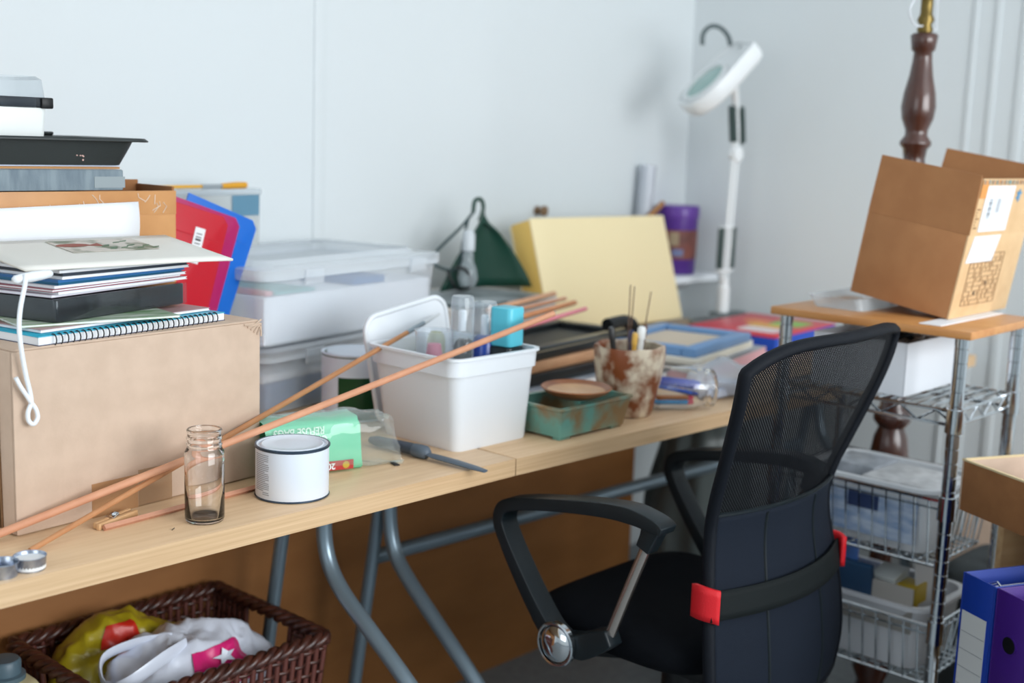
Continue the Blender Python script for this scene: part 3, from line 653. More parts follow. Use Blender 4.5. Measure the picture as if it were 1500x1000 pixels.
# dark hook shaped tool lying at the stack end
hk = thing('umbrella_handle', 'black curved handle resting at the end of the frame stack', 'handle', (.765, .388, zf), R(8))
MB().tube(smooth_path([(-.06, 0, .016), (-.02, 0, .017), (.02, 0, .016), (.046, -.004, .006), (.054, -.006, -.018), (.054, -.006, -.05)], 5), .014, 12).build('grip', M_black, hk, angle=60)
for lab, pa, pb, r_, m in (('rose pink strip lying across the frame stack', (770, 478), (858, 452), .0062, mat('strip_rose', (226, 130, 142), .5)),
                           ('pale wooden strip next to the rose pink one', (752, 455), (828, 437), .0062, M_stick),
                           ('long orange wooden batten on the frame stack', (757, 466), (842, 443), .0080, wood('batten', (206, 140, 92), (190, 122, 78), (2, 6, 6), .5, 8)),
                           ('light wooden batten at the back of the frame stack', (745, 447), (812, 430), .0085, wood('batten_light', (220, 168, 130), (206, 150, 114), (2, 6, 6), .5, 8))):
    zz = T+.1345+.0045+r_*.8
    a, b2 = atz(*pa, zz), atz(*pb, zz)
    t = thing('wooden_batten', lab, 'batten', a); d = b2-a
    MB().tube([(-.10*d.normalized()), d], r_, 4, flat=.8).build('bar', m, t, .0008)
    zf += .001
# grey portfolio pile at the wall
pb_ = thing('portfolio_box', 'flat pale grey portfolio box lying at the wall behind the tub', 'box', (.44, .60, T), R(2))
MB().rbox(0, .37, 0, .27, 0, .125, .006).build('box_body', mat('portfolio', (206, 198, 190), .7), pb_, .003)
MB().rbox(-.002, .372, -.002, .272, .125, .134, .006).build('lid', mat('portfolio_lid', (214, 208, 200), .7), pb_, .002)
zp = T+.1345
slab('art_print', 'grey and white art print on the portfolio box', 'print', (.50, .575), .30, .22, zp, zp+.003, 14, [mat('print_mottled', (190, 196, 198), .4, rgb2=(86, 96, 100), scale=7)], cover=False, bevel=0)
slab('art_print', 'dark sketch sheet half under the mottled print', 'print', (.45, .585), .16, .12, zp, zp+.0025, -6, [mat('sketch_dark', (70, 82, 84), .6)], cover=False, bevel=0)
# dark green hand lamp with cord loops
zg = zp+.0035
gl = thing('work_lamp', 'dark green work lamp with bare bulb and black looped cable', 'lamp', (.70, .78, zg), R(-10))
M_dgreen = mat('lamp_green', (10, 62, 48), .4)
mb = MB(); mb.grid(lambda u, v: ((-.10+.27*u)*(1-v)**.75+.015*v*1.0-.01+.02*v, (.04*math.sin(u*PI)-.02)*(1-v*.7), .004+.185*v**.9*(1-.35*abs(u-.45)**1.2)), 14, 10); mb.build('shade', M_dgreen, gl, solid=.006)
MB().tube(smooth_path([(.01, 0, .165), (.02, 0, .195), (.012, 0, .215), (-.008, -.004, .212), (-.012, -.004, .185)], 5), .005, 8).build('hanging_hook', M_dgreen, gl)
MB().lathe([(.0001, 0), (.018, .004), (.024, .022), (.020, .045), (.013, .062), (.012, .085), (.0001, .086)], 20, Matrix.Translation((-.045, -.035, .012))).build('bulb', clear('bulb_glass', haze=.3, hazecol=(220, 228, 232), edge=.5), gl)
MB().lathe([(.013, .086), (.015, .088), (.015, .125), (.009, .135), (.0001, .136)], 18, Matrix.Translation((-.045, -.035, .012))).build('lamp_holder', mat('holder_white', (210, 216, 220), .4), gl)
MB().tube(smooth_path([(-.012, -.004, .185), (-.06, -.02, .15), (-.13, -.03, .10), (-.145, -.03, .075), (-.10, -.03, .055), (-.06, -.02, .06), (-.05, -.02, .12), (-.03, -.01, .17)], 6), .0035, 7).build('cable', mat('cable_green', (40, 64, 66), .5), gl)
MB().tube(smooth_path([(-.10, -.03, .055), (-.085, -.035, .02), (-.06, -.03, .008), (-.045, -.05, .02), (-.06, -.05, .055), (-.085, -.04, .06)], 6), .004, 7).build('cable', M_black, gl)
# big yellow box file leaning on the wall
yb = thing('box_file', 'large pale yellow box file leaning against the wall', 'file', (.880, .685, T+.0245), (R(-17), R(.6), R(1)))
M_yel = mat('file_yellow', (255, 236, 188), .5); M_yel2 = mat('file_spine', (240, 198, 104), .5)
MB().box(0, .575, 0, .006, 0, .294).build('front_cover', M_yel, yb, .0025)
MB().box(0, .575, .066, .072, 0, .287).build('back_cover', M_yel, yb, .0025)
MB().box(-.0005, .010, .0055, .0665, .002, .291).build('spine', M_yel2, yb, .004)
MB().box(.012, .570, .007, .065, .004, .284).build('pages', M_paper, yb)
# knob of a wall hook above the file
hk2 = thing('wall_hook', 'small brown round wall hook above the yellow file', 'hook', (aty(786, 308, .93).x, .93, aty(786, 308, .93).z))
MB().lathe([(.012, 0), (.012, .004), (.006, .008), (.006, .018), (.014, .024), (.014, .030), (.0001, .036)], 18, Matrix.Rotation(PI/2, 4, 'X')).build('knob', mat('knob_brown', (120, 92, 62), .5), hk2)

# ------------------------------------------------------------------ white shelf with purple tub, rolled paper
SZ = aty(1026, 408, .775).z
sf = thing('wall_shelf', 'short white wall shelf in the corner behind the yellow file', 'shelf', (1.478, .93, SZ-.01))
MB().box(0, .267, -.155, 0, 0, .02).build('board', M_white, sf, .002)
for x in (.03, .19): MB().prism([(-.001, 0), (-.12, 0), (-.001, -.08)], x, x+.012, 'x').build('bracket', M_white, sf, .001)
pu = thing('purple_tub', 'tall purple plastic tub with a brown picture label on the white shelf', 'tub', (1.632, .855, SZ+.0105))
M_pur = mat('purple_plastic', (86, 44, 140), .4)
MB().lathe([(.056, 0), (.058, .004), (.061, .165), (.061, .17)], 32).build('tub_body', M_pur, pu, angle=50)
MB().lathe([(.0635, .165), (.064, .17), (.064, .195), (.061, .20), (.0001, .201)], 32).build('lid', mat('purple_lid', (96, 54, 150), .35), pu, angle=50)
MB().lathe([(.0597, .045), (.0615, .13)], 32, cap=False).build('label_band', mat('label_brown', (150, 84, 72), .5, rgb2=(110, 66, 60), scale=18), pu)
cyl_patch(R(205), R(235), .055, .075, .0618).build('label_patch', mat('label_blue', (120, 130, 170), .5), pu)
cyl_patch(R(195), R(222), .085, .125, .0621).build('label_patch', mat('label_cream', (170, 150, 120), .5), pu)
rp = thing('paper_roll', 'translucent white paper roll standing on the white shelf', 'roll', (1.506, .895, SZ+.0105), (0, R(4), 0))
MB().lathe([(.024, 0), (.024, .315), (.020, .315), (.020, 0)], 20, cap=False).build('roll', clear('tracing', haze=.55, hazecol=(224, 228, 236), edge=.3), rp)
t1_, t2_ = aty(971, 297, .858), aty(938, 330, .858)
ds = thing('dowel', 'thin brown dowel sticking up behind the yellow file', 'dowel', t2_)
MB().tube([(0, 0, 0), t1_-t2_], .0075, 10).build('rod', wood('dowel_brown', (182, 132, 84), (166, 116, 70), (4, 4, 1), .5, 8), ds)

# ------------------------------------------------------------------ magnifier lamp
ml = thing('magnifier_lamp', 'white magnifier lamp on a sprung arm clamped to the desk corner', 'lamp', (1.60, .66, T))
M_lw = mat('lamp_white', (238, 241, 242), .4); M_spr = mat('spring_green', (66, 84, 82), .45); M_lg = mat('lamp_grey', (92, 104, 106), .45)
MB().box(-.025, .025, -.03, .03, 0, .028).build('clamp', M_lg, ml, .004)
MB().box(.025, .100, -.02, .02, .004, .024).build('clamp_arm', M_lg, ml, .002); MB().box(.092, .100, -.02, .02, -.06, .004).build('clamp_jaw', M_lg, ml, .002)
MB().lathe([(.017, .028), (.017, .10), (.013, .105), (.013, .125)], 18).build('socket', M_lw, ml)
def rod(a, b, r, n, m): MB().tube([a, b], r, 10).build(n, m, ml)
J1 = Vector((.0, 0, .125)); J2 = Vector((.027, .005, .475)); J3 = Vector((.005, .0, .62))
for s in (-.011, .011): rod(J1+Vector((s, 0, 0)), J2+Vector((s, 0, 0)), .0055, 'lower_arm', M_lw)
def spring(a, b, r, nm):
    d = (b-a); L = d.length; q = d.to_track_quat('Z', 'Y').to_matrix().to_4x4(); Mx = Matrix.Translation(a) @ q
    MB().tube([(r*math.cos(k*.9), r*math.sin(k*.9), L*k/150) for k in range(151)], .0022, 5, M=Mx).build(nm, M_spr, ml)
    MB().tube([a, b], r*.95, 8).build('spring_core', M_spr, ml)
for s in (-.030, .030): spring(J1+Vector((s, 0, .03)), J1+Vector((s, 0, .145)), .0085, 'spring')
MB().box(-.038, .038, -.005, .005, .266, .273).build('spring_bar', M_lw, ml, .002); MB().box(-.038, .038, -.005, .005, .144, .151).build('spring_bar', M_lw, ml, .002)
MB().lathe([(.022, -.012), (.022, .012)], 18, Matrix.Translation(J2) @ Matrix.Rotation(PI/2, 4, 'X')).build('elbow', M_lw, ml, .002)
MB().lathe([(.018, -.02), (.020, -.012), (.020, .0), (.0001, .002)], 16, Matrix.Translation(J2+Vector((.026, 0, .045))) @ Matrix.Rotation(PI/2, 4, 'X')).build('knob', M_lg, ml)
for s in (-.011, .011): rod(J2+Vector((s, 0, 0)), J3+Vector((s*.5, 0, 0)), .0055, 'upper_arm', M_lw)
for s in (-.022, .022): spring(J2+Vector((s, -.004, .035)), J3+Vector((s-.004, -.004, -.015)), .010, 'spring')
# head: D shaped hood seen edge on, lens on its face
hc = aty(1046, 106, .655)-ml.location
d1 = (RT*.70+UP*.71).normalized(); nn = ((-RT*.71+UP*.70)*.93-FW*.36).normalized(); nn = (nn-d1*nn.dot(d1)).normalized(); d2 = nn.cross(d1)
hd = Matrix(((d1.x, d2.x, nn.x, hc.x), (d1.y, d2.y, nn.y, hc.y), (d1.z, d2.z, nn.z, hc.z), (0, 0, 0, 1)))
outl = smooth_path([(-.125, 0, 0), (-.112, .055, 0), (-.06, .084, 0), (.01, .084, 0), (.065, .074, 0), (.108, .066, 0), (.122, .045, 0), (.122, -.045, 0), (.108, -.066, 0), (.065, -.074, 0), (.01, -.084, 0), (-.06, -.084, 0), (-.112, -.055, 0)], 4, True)
op = [(p.x, p.y) for p in outl]; sc = lambda k, dx=0: [(p[0]*k+dx, p[1]*k) for p in op]
mb = ringmesh([(sc(.86), -.050), (sc(.96), -.044), (sc(1.0), -.030), (sc(1.0), -.004), (sc(.985), 0), (sc(.93), 0), (sc(.92), -.006), (sc(.0), -.006)]); mb.v = [tuple(hd @ Vector(p)) for p in mb.v]; mb.build('hood', M_lw, ml, angle=50)
MB().lathe([(.072, -.006), (.072, .004), (.062, .004), (.060, -.002)], 36, hd @ Matrix.Translation((-.035, 0, 0)), cap=False).build('lens_ring', M_lw, ml)
MB().lathe([(.0001, .003), (.035, .0015), (.062, -.002)], 36, hd @ Matrix.Translation((-.035, 0, 0))).build('lens', mat('lens_glass', (150, 186, 180), .08, spec=.8), ml)
sp_ = aty(1080, 78, .655)-ml.location-FW*.055
MB().lathe([(.0001, 0), (.007, .001), (.007, .006), (.0001, .007)], 14, Matrix.Translation(sp_) @ (-FW).to_track_quat('Z', 'Y').to_matrix().to_4x4()).build('screw', M_lg, ml)
hp = [aty(x, y, .655)-ml.location for x, y in ((1029, 66), (1030, 50), (1040, 39), (1054, 40), (1066, 52), (1070, 66))]
MB().tube(smooth_path(hp, 6), .0065, 8).build('handle', M_lg, ml, angle=60)
MB().tube([J3-Vector((0, 0, .02)), hd @ Vector((.045, 0, -.035))], .011, 10).build('neck', M_lw, ml)

# ------------------------------------------------------------------ marbled pot with pens, dish, jar on its side
po = thing('marbled_pot', 'cream ceramic pot with rust brown marbling holding pens and wires', 'pot', (.402, .088, T))
def potr(h, th=0): 
    return [(.040, 0), (.046, .004), (.0535, .03), (.061, .07), (.066, .105), (.0672, .128)][int(h)]
prof = [(.001, 0), (.040, 0), (.046, .004), (.0535, .03), (.061, .07), (.0655, .105), (.0665, .126), (.0655, .131), (.062, .130), (.060, .120), (.056, .075), (.046, .02), (.001, .012)]
mb = MB(); mb.lathe(prof, 48)
mb.v = [(x*(1+.06*noise.noise(Vector((x*18, y*18, z*14)))), y*(1+.06*noise.noise(Vector((x*18, y*18, z*14)))), z + (.006*noise.noise(Vector((x*22, y*22, 3))) if z > .1 else 0)) for x, y, z in mb.v]
mp_ = mat('pot_marble', (226, 212, 188), .35, rgb2=(132, 70, 34), scale=26, lo=.39, hi=.57, detail=6, spec=.5)
mb.build('pot_body', mp_, po, angle=60)
random.seed(11)
for i, (dx, dy, r_, h_, c, nm) in enumerate(((-.028, .012, .0062, .165, (30, 30, 30), 'black pen'), (-.016, -.02, .0055, .158, (206, 160, 70), 'yellow pencil'), (-.004, -.022, .008, .168, (226, 228, 226), 'white marker'),
                                             (.008, -.016, .005, .166, (66, 38, 26), 'dark brown brush handle'), (.022, -.008, .005, .166, (90, 50, 30), 'chestnut brush handle'), (.034, .004, .0068, .158, (20, 110, 76), 'green capped pen'), (.03, .02, .0055, .152, (40, 60, 110), 'navy pen'))):
    t = thing('pen', '%s standing in the marbled pot' % nm, 'pen', (.402+dx*.55, .088+dy*.55, T-.002+.0155), (R(-dy*300), R(dx*300), 0), 'pens in the marbled pot')
    h_ -= .012; MB().tube([(0, 0, 0), (0, 0, h_-.022)], r_*.85, 10).build('barrel', mat('pen_%d' % i, c, .4), t)
    MB().tube([(0, 0, h_-.022), (0, 0, h_-.004), (0, 0, h_)], r_, 10, rs=[r_, r_, r_*.7]).build('end_cap', mat('penb_%d' % i, tuple(min(255, v+14) for v in c), .35), t)
for i, (dx, dy, tx, ty, h_) in enumerate(((.008, .01, 3, -2, .225), (.014, .012, 6, -2, .222), (.03, .004, 12, 0, .215))):
    t = MB().tube([(0, 0, 0), (.001, 0, h_*.5), (0, 0, h_)], .0011, 6).build('wire_rod', mat('wire_rust', (112, 84, 66), .5, metal=.5), None)
    t.location = (.402+dx*.6, .088+dy, T+.014); t.rotation_euler = (R(ty), R(tx), 0)
    tag(t, ('tallest straight rusty wire standing in the marbled pot', 'rusty wire close beside the tallest one in the marbled pot', 'rusty wire leaning over the rim of the marbled pot')[i], 'wire', 'wires in the marbled pot')
dh = thing('ceramic_dish', 'turquoise glazed rectangular dish on little feet beside the white tub', 'dish', (.226, .079, T))
M_dish = mat('dish_glaze', (104, 158, 146), .35, rgb2=(136, 108, 70), scale=16, lo=.42, hi=.62, detail=6)
tubring([(rrect(-.088, .088, -.052, .052, .006), .006), (rrect(-.098, .098, -.060, .060, .006), .052), (rrect(-.101, .101, -.063, .063, .007), .054), (rrect(-.101, .101, -.063, .063, .007), .058),
         (rrect(-.093, .093, -.055, .055, .005), .058), (rrect(-.086, .086, -.05, .05, .005), .014)], 'dish_body', M_dish, dh, angle=28)
for x in (-.07, .07):
    for y in (-.04, .04): MB().box(x-.014, x+.014, y-.008, y+.008, 0, .007).build('foot', M_dish, dh, .001)
pl = thing('wooden_plate', 'small oval brown wooden plate resting on the turquoise dish', 'plate', (.224, .066, T+.0588), (R(1), R(2), R(25)))
MB().lathe([(.001, 0), (.036, 0), (.062, .010), (.072, .018), (.070, .0195), (.06, .013), (.036, .006), (.001, .005)], 40, sx=1.1, sy=.85).build('plate_body', wood('plate_wood', (168, 104, 58), (126, 72, 38), (2, 2, 2), .35, 9, .6), pl, angle=60)
MB().lathe([(.001, .0062), (.036, .0072), (.058, .0135)], 36, cap=False, sx=1.1, sy=.85).build('inner_glaze', wood('plate_inner', (206, 160, 110), (180, 130, 84), (2, 2, 2), .3, 9, .6), pl)
sj = thing('glass_jar', 'glass jar lying on its side with coloured pens inside', 'jar', (.472, .082, T+.042), (0, 0, R(-38)))
mb = MB(); mb.lathe([(.034, 0), (.040, .004), (.0415, .012), (.0415, .082), (.037, .094), (.035, .10), (.0365, .103), (.0365, .116), (.034, .118), (.032, .116), (.032, .10), (.0395, .08), (.0395, .012), (.032, .004), (.001, .003)], 40, Matrix.Rotation(PI/2, 4, 'Y'))
mb.build('glass', M_glass, sj, angle=70)
for i, (a, b2, r_, c, tipc, nm) in enumerate((((-.0, -.012, -.024), (.085, -.006, -.026), .0045, (30, 150, 210), (224, 60, 110), 'turquoise pen with a pink end inside the glass jar'), ((.005, .012, .012), (.10, .006, .004), .009, (40, 70, 190), (60, 90, 205), 'thick blue marker inside the glass jar'),
                                             ((.01, .01, -.02), (.09, .012, -.022), .0045, (200, 120, 60), (226, 60, 100), 'orange pen with a red end inside the glass jar'), ((.004, -.008, .006), (.09, -.02, -.008), .004, (60, 100, 200), (40, 60, 150), 'slim blue pen inside the glass jar'))):
    t = thing('pen', nm, 'pen', (.465, .085, T+.042), (0, 0, R(-38)), 'pens in the fallen jar')
    a = Vector(a); b2 = Vector(b2); MB().tube([a, a+(b2-a)*.86], r_, 10).build('barrel', mat('jp_%d' % i, c, .35), t); MB().tube([a+(b2-a)*.86, b2], r_*1.08, 10, rs=[r_*1.08, r_*.8]).build('end_cap', mat('jpt_%d' % i, tipc, .35), t)

# ------------------------------------------------------------------ blue frame, papers and game box at the far end
slab('paper_stack', 'thick stack of grey sheets with a pink edge under the canvas', 'paper', (.755, .165), .42, .26, T+.0005, T+.028, 12, [mat('grey_sheet', (168, 172, 178), .5), mat('pink_edge', (226, 176, 184), .6), mat('grey_sheet')])
slab('display_folder', 'glossy black display folder under the white canvas', 'folder', (.74, .175), .36, .24, T+.0285, T+.036, 12, [M_blackg, M_paper, M_blackg])
slab('canvas_board', 'cream edged white canvas board under the blue frame', 'canvas', (.752, .172), .345, .25, T+.0365, T+.052, 12, [mat('canvas', (244, 240, 226), .6)], cover=False, bevel=.002)
pframe('pale blue picture frame lying flat on the canvas board', (.760, .182), .312, .235, T+.0525, .020, 10, mat('frame_blue', (120, 164, 214), .35), mat('mount_cream', (226, 208, 186), .7), bw=.034)
pw = thing('plastic_bag', 'crumpled clear plastic bag at the desk edge beside the glass jar', 'bag', (.70, .085, T))
def pbf(u, v):
    a = u*2*PI; p = v*PI; x = .095*math.sin(p)*math.cos(a); y = .065*math.sin(p)*math.sin(a); zz = .034-.034*math.cos(p)
    k = .012*noise.noise(Vector((x*22, y*22, zz*30)))
    return (x+k, y+k*.6, max(.0008, zz+k))
MB().grid(pbf, 40, 20, cu=True).build('bag_film', clear('bag_soft', haze=.42, hazecol=(222, 226, 234), edge=.4), pw, angle=80)
MB().box(-.075, .07, -.04, .045, .004, .022).build('folded_paper', mat('paper_cool'), pw, .003)
gb2 = thing('game_box', 'flat board game box with red, green and white lid and blue sides', 'box', (1.245, .275, T), R(5))
MB().box(0, .36, 0, .25, 0, .036).build('box_base', mat('game_blue', (24, 78, 190), .35), gb2, .002)
MB().box(-.002, .362, -.002, .252, .036, .040).build('lid', mat('game_red', (214, 40, 60), .35), gb2, .001)
for n, a, c in (('printed_patch', (.05, .13, .03, .14), (240, 226, 226)), ('printed_patch', (.19, .30, .03, .12), (130, 190, 60)), ('printed_patch', (.14, .19, .05, .16), (240, 190, 60)), ('printed_patch', (.20, .26, .13, .2), (236, 130, 60))):
    MB().rbox(a[0], a[1], a[2], a[3], .0401, .0405, .02).build(n, mat('gp%d%d%d' % c, c, .35), gb2)
cb = thing('coiled_cable', 'coil of grey cable lying behind the game box', 'cable', (1.46, .60, T))
for k in range(3): MB().tube([(.075*math.cos(a)*(1+.05*k), .05*math.sin(a), .006+.009*k) for a in [2*PI*i/28 for i in range(28)]], .0055, 7, True).build('loop', mat('cable_grey', (120, 126, 128), .5), cb)

# ------------------------------------------------------------------ wicker basket with carrier bags under the desk
bk = thing('wicker_basket', 'dark brown wicker basket with cut-out handles under the desk', 'basket', (-.365, .41, 0))
M_wick = mat('wicker', (52, 26, 20), .35, rgb2=(84, 44, 32), scale=60, spec=.6)
BH, hx, hy = .405, .192, .158
def brect(k, n, z):            # rounded rectangle walked by arc fraction, tapering towards the foot
    f = .80+.20*z/BH; out = []
    a, b = hx*f, hy*f; pr = 4*(a+b)
    for i in range(n):
        s = (i/n)*pr
        if s < 2*a: p = (-a+s, -b, 0)
        elif s < 2*a+2*b: p = (a, -b+(s-2*a), 1)
        elif s < 4*a+2*b: p = (a-(s-2*a-2*b), b, 2)
        else: p = (-a, b-(s-4*a-2*b), 3)
        out.append(p)
    return out
NS = 88
rows = 20
mb = MB()
for j in range(rows):
    z = .012+j*(BH-.03)/(rows-1); base = brect(1, NS*2, z); pts = []; segs = []
    for i, (x, y, side) in enumerate(base):
        off = .0028*(1 if ((i//2+j) % 2) else -1)*(1 if i % 2 == 0 else 0)
        nx, ny = ((0, -1), (1, 0), (0, 1), (-1, 0))[side]
        gap = side in (1, 3) and abs(y) < .062 and z > BH-.075 and z < BH-.012
        if gap:
            if len(pts) > 1: segs.append(pts)
            pts = []
        else: pts.append((x+nx*off, y+ny*off, z))
    if segs: 
        segs.append(pts+segs[0]); segs = segs[1:]
        for sg in segs: mb.tube(sg, .0038, 5)
    else: mb.tube(pts, .0038, 5, True)
tag(mb.build('woven_strands', M_wick, bk, angle=80), kind='stuff')
mb = MB()
b0, b1 = brect(1, NS, 0), brect(1, NS, BH)
for i in range(NS):
    zt_ = BH-.005
    if b1[i][2] in (1, 3) and abs(b1[i][1]) < .058: zt_ = BH-.078
    f = zt_/BH; mb.tube([(b0[i][0]*1.0, b0[i][1], .002), (b0[i][0]+(b1[i][0]-b0[i][0])*f, b0[i][1]+(b1[i][1]-b0[i][1])*f, zt_)], .0052, 5)
tag(mb.build('upright_canes', mat('wicker_dark', (98, 54, 46), .4), bk, angle=80), kind='stuff')
for ph in (0, 2*PI/3, 4*PI/3):
    base = brect(1, 300, BH); pts = []
    for i, (x, y, side) in enumerate(base):
        nx, ny = ((0, -1), (1, 0), (0, 1), (-1, 0))[side]; a = i*.42+ph
        pts.append((x+nx*.0065*math.cos(a), y+ny*.0065*math.cos(a), BH+.0065*math.sin(a)))
    MB().tube(pts, .0068, 6, True).build('rim_strand', M_wick, bk, angle=80)
MB().rbox(-hx*.79, hx*.79, -hy*.79, hy*.79, 0, .012, .02).build('base_board', M_wick, bk)
def bag_shape(name, label, cat, loc, rx, ry, h, seed, m, extra=None, n=(72, 40), rz=0, crease=.012, z0=.0):
    t = thing(name, label, cat, loc, rz)
    def S(u, v, off=0.0):
        a = u*2*PI; p = v*PI/2
        k = 1+.22*noise.noise(Vector((math.cos(a)*1.3, math.sin(a)*1.3, seed)))
        x = rx*math.cos(a)*math.cos(p)**.75*k; y = ry*math.sin(a)*math.cos(p)**.75*k; zz = h*math.sin(p)**.9
        d = Vector((x*9+seed, y*9, zz*8))
        r1 = abs(noise.noise(d*1.5)); r2 = abs(noise.noise(d*4+Vector((3, 1, 2))))
        q = crease*(.9-2.4*r1)+crease*.45*(.6-2*r2)
        nrm = Vector((x/rx/rx, y/ry/ry, max(.05, zz/h/h))).normalized()
        w = Vector((x, y, zz))+nrm*(q+off)
        return (w.x, w.y, max(z0, w.z))
    MB().grid(lambda u, v: S(u, v), n[0], n[1], cu=True).build('film', m, t, angle=75)
    return t, S
M_bagw = mat('carrier_white', (226, 232, 246), .3, spec=.6); M_bagy = mat('carrier_yellow', (176, 158, 30), .3, spec=.6)
zb = BH-.095
yg, Sy = bag_shape('carrier_bag', 'yellow carrier bag with red print stuffed behind the white one', 'bag', (-.42, .496, zb), .11, .055, .122, 4.2, M_bagy, crease=.014)
MB().grid(lambda u, v: Sy(.66+.14*u, .50+.28*v, .0025), 12, 10).build('red_print', mat('print_red', (200, 40, 24), .35), yg)
wg, Sw = bag_shape('carrier_bag', 'white carrier bag with a pink star print in the wicker basket', 'bag', (-.352, .384, zb), .146, .080, .112, 9.7, M_bagw, crease=.016)
MB().grid(lambda u, v: Sw(.70+.15*u, .20+.44*v, .003), 20, 16).build('pink_print', mat('print_pink', (222, 40, 120), .35), wg)
star = []
for i in range(10):
    rr = 1.0 if i % 2 == 0 else .42; a = i*PI/5+.3; star.append((rr*math.cos(a), rr*math.sin(a)))
vs = [Sw(.775, .50, .008)]+[Sw(.775+.032*p[0]*.5, .50+.09*p[1]*.5, .008) for p in star]+[Sw(.775+.032*p[0], .50+.09*p[1], .008) for p in star]
MB().add(vs, [(0, 1+i, 1+(i+1) % 10) for i in range(10)]+[(1+i, 11+i, 11+(i+1) % 10, 1+(i+1) % 10) for i in range(10)]).build('star_print', M_bagw, wg)
for s, dz in ((-1, 0), (1, .006)):
    pts = smooth_path([(-.115, .01+.02*s, .055+dz), (-.15, .02*s, .075), (-.135, .0+.045*s, .095+dz), (-.08, .04*s, .112), (-.03, .02*s, .112)], 6)
    MB().tube([(p.x, p.y-.02, p.z) for p in pts], .012, 8, flat=.25).build('handle_loop', M_bagw, wg, angle=80)
# cream canister with grey cap
jc2 = thing('canister', 'cream plastic canister with grey screw cap beside the wicker basket', 'canister', (atz(6, 968, .432).x+.018, atz(6, 968, .432).y+.005, 0))
MB().rbox(-.09, .022, -.06, .06, 0, .405, .03).build('canister_body', mat('canister_cream', (222, 212, 168), .45), jc2, .014, seg=4)
MB().lathe([(.030, .405), (.030, .412), (.024, .414), (.024, .432), (.021, .436), (.0001, .437)], 28, Matrix.Translation((-.018, -.005, 0))).build('screw_cap', mat('cap_grey', (84, 106, 118), .4), jc2, angle=50)

# ------------------------------------------------------------------ chrome rack
RX0, RX1, RY0, RY1 = .635, .885, -.437, -.10
rk = thing('kitchen_rack', 'chrome wire rack with wooden top and two wire baskets', 'rack', (RX0, RY0, 0))
rw, rd = RX1-RX0, RY1-RY0
M_rtop = wood('rack_top', (206, 150, 92), (186, 124, 68), (6, 1.0, 8), .35, 7, .5)
MB().box(-.022, rw+.022, -.024, rd+.024, .921, .936).build('wooden_top', M_rtop, rk, .003)
for x in (0, rw):
    for y in (0, rd):
        prof = [(.0122, .03)]; z = .03
        while z < .89:
            prof += [(.0122, z+.022), (.0112, z+.0228), (.0112, z+.0242), (.0122, z+.025)]; z += .025
        prof += [(.0122, .921)]
        ps = MB().lathe(prof, 14, Matrix.Translation((x, y, 0))).build('post', M_steel, rk, angle=30)
        MB().lathe([(.0145, 0), (.017, .004), (.017, .022), (.0125, .03)], 14, Matrix.Translation((x, y, 0))).build('foot', M_black, rk)
        for z in (.755, .60, .375):
            MB().lathe([(.0125, z), (.0158, z+.001), (.0150, z+.042), (.0125, z+.043)], 14, Matrix.Translation((x, y, 0))).build('sleeve', M_steel, rk, angle=40)
def wire(a, b, r, name): return MB().tube([a, b], r, 6).build(name, M_steel, WS)
# wire shelf: double rail all round with zigzag, deck wires along x
WS = MB().tube([(0, 0, .792), (rw, 0, .792), (rw, rd, .792), (0, rd, .792)], .0032, 6, True).build('wire_shelf', M_steel, rk)
MB().tube([(0, 0, .768), (rw, 0, .768), (rw, rd, .768), (0, rd, .768)], .0032, 6, True).build('shelf_rail', M_steel, WS)
def zig(p, q, n, z0, z1):
    p, q = Vector(p), Vector(q); return [tuple(p+(q-p)*(i/n))[:2]+((z0, z1)[i % 2],) for i in range(n+1)]
for p, q, n in (((0, 0, 0), (rw, 0, 0), 8), ((0, rd, 0), (rw, rd, 0), 8), ((0, 0, 0), (0, rd, 0), 10), ((rw, 0, 0), (rw, rd, 0), 10)):
    MB().tube(zig(p, q, n, .769, .791), .0022, 5).build('shelf_truss', M_steel, WS)
dw = wire((0, .02, .7950), (rw, .02, .7950), .0030, 'deck_wire')
for k in range(1, 13):
    c = dw.copy(); COL.objects.link(c); c.parent = WS; c.location = (0, k*.0248, 0)
for y in (.11, .23): wire((0, y*0+rd*(.33 if y < .2 else .67), .789), (rw, rd*(.33 if y < .2 else .67), .789), .003, 'cross_wire')
def basket(zr, h, nm):
    ins = .012; x0, x1, y0, y1 = .006, rw-.006, .008, rd-.008; k = .018
    WB = MB().tube([(x0, y0, zr), (x1, y0, zr), (x1, y1, zr), (x0, y1, zr)], .0035, 6, True).build('wire_basket', M_steel, rk)
    MB().tube([(x0+k*.2, y0+k*.2, zr-.016), (x1-k*.2, y0+k*.2, zr-.016), (x1-k*.2, y1-k*.2, zr-.016), (x0+k*.2, y1-k*.2, zr-.016)], .002, 5, True).build('basket_rail', M_steel, WB)
    MB().tube([(x0+k, y0+k, zr-h), (x1-k, y0+k, zr-h), (x1-k, y1-k, zr-h), (x0+k, y1-k, zr-h)], .0025, 5, True).build('basket_floor_rail', M_steel, WB)
    w1 = MB().tube([(x0, 0, zr), (x0+k, 0, zr-h), (x1-k, 0, zr-h), (x1, 0, zr)], .002, 5).build('basket_wire', M_steel, WB); w1.location = (0, y0+k+.01, 0)
    n = 11
    for i in range(1, n): c = w1.copy(); COL.objects.link(c); c.parent = WB; c.location = (0, y0+k+.01+i*(y1-y0-2*k-.02)/(n-1), 0)
    w2 = MB().tube([(0, y0, zr), (0, y0+k, zr-h-.003), (0, y1-k, zr-h-.003), (0, y1, zr)], .002, 5).build('basket_wire', M_steel, WB); w2.location = (x0+k+.008, 0, 0)
    for i in range(1, 9): c = w2.copy(); COL.objects.link(c); c.parent = WB; c.location = (x0+k+.008+i*(x1-x0-2*k-.016)/8, 0, 0)
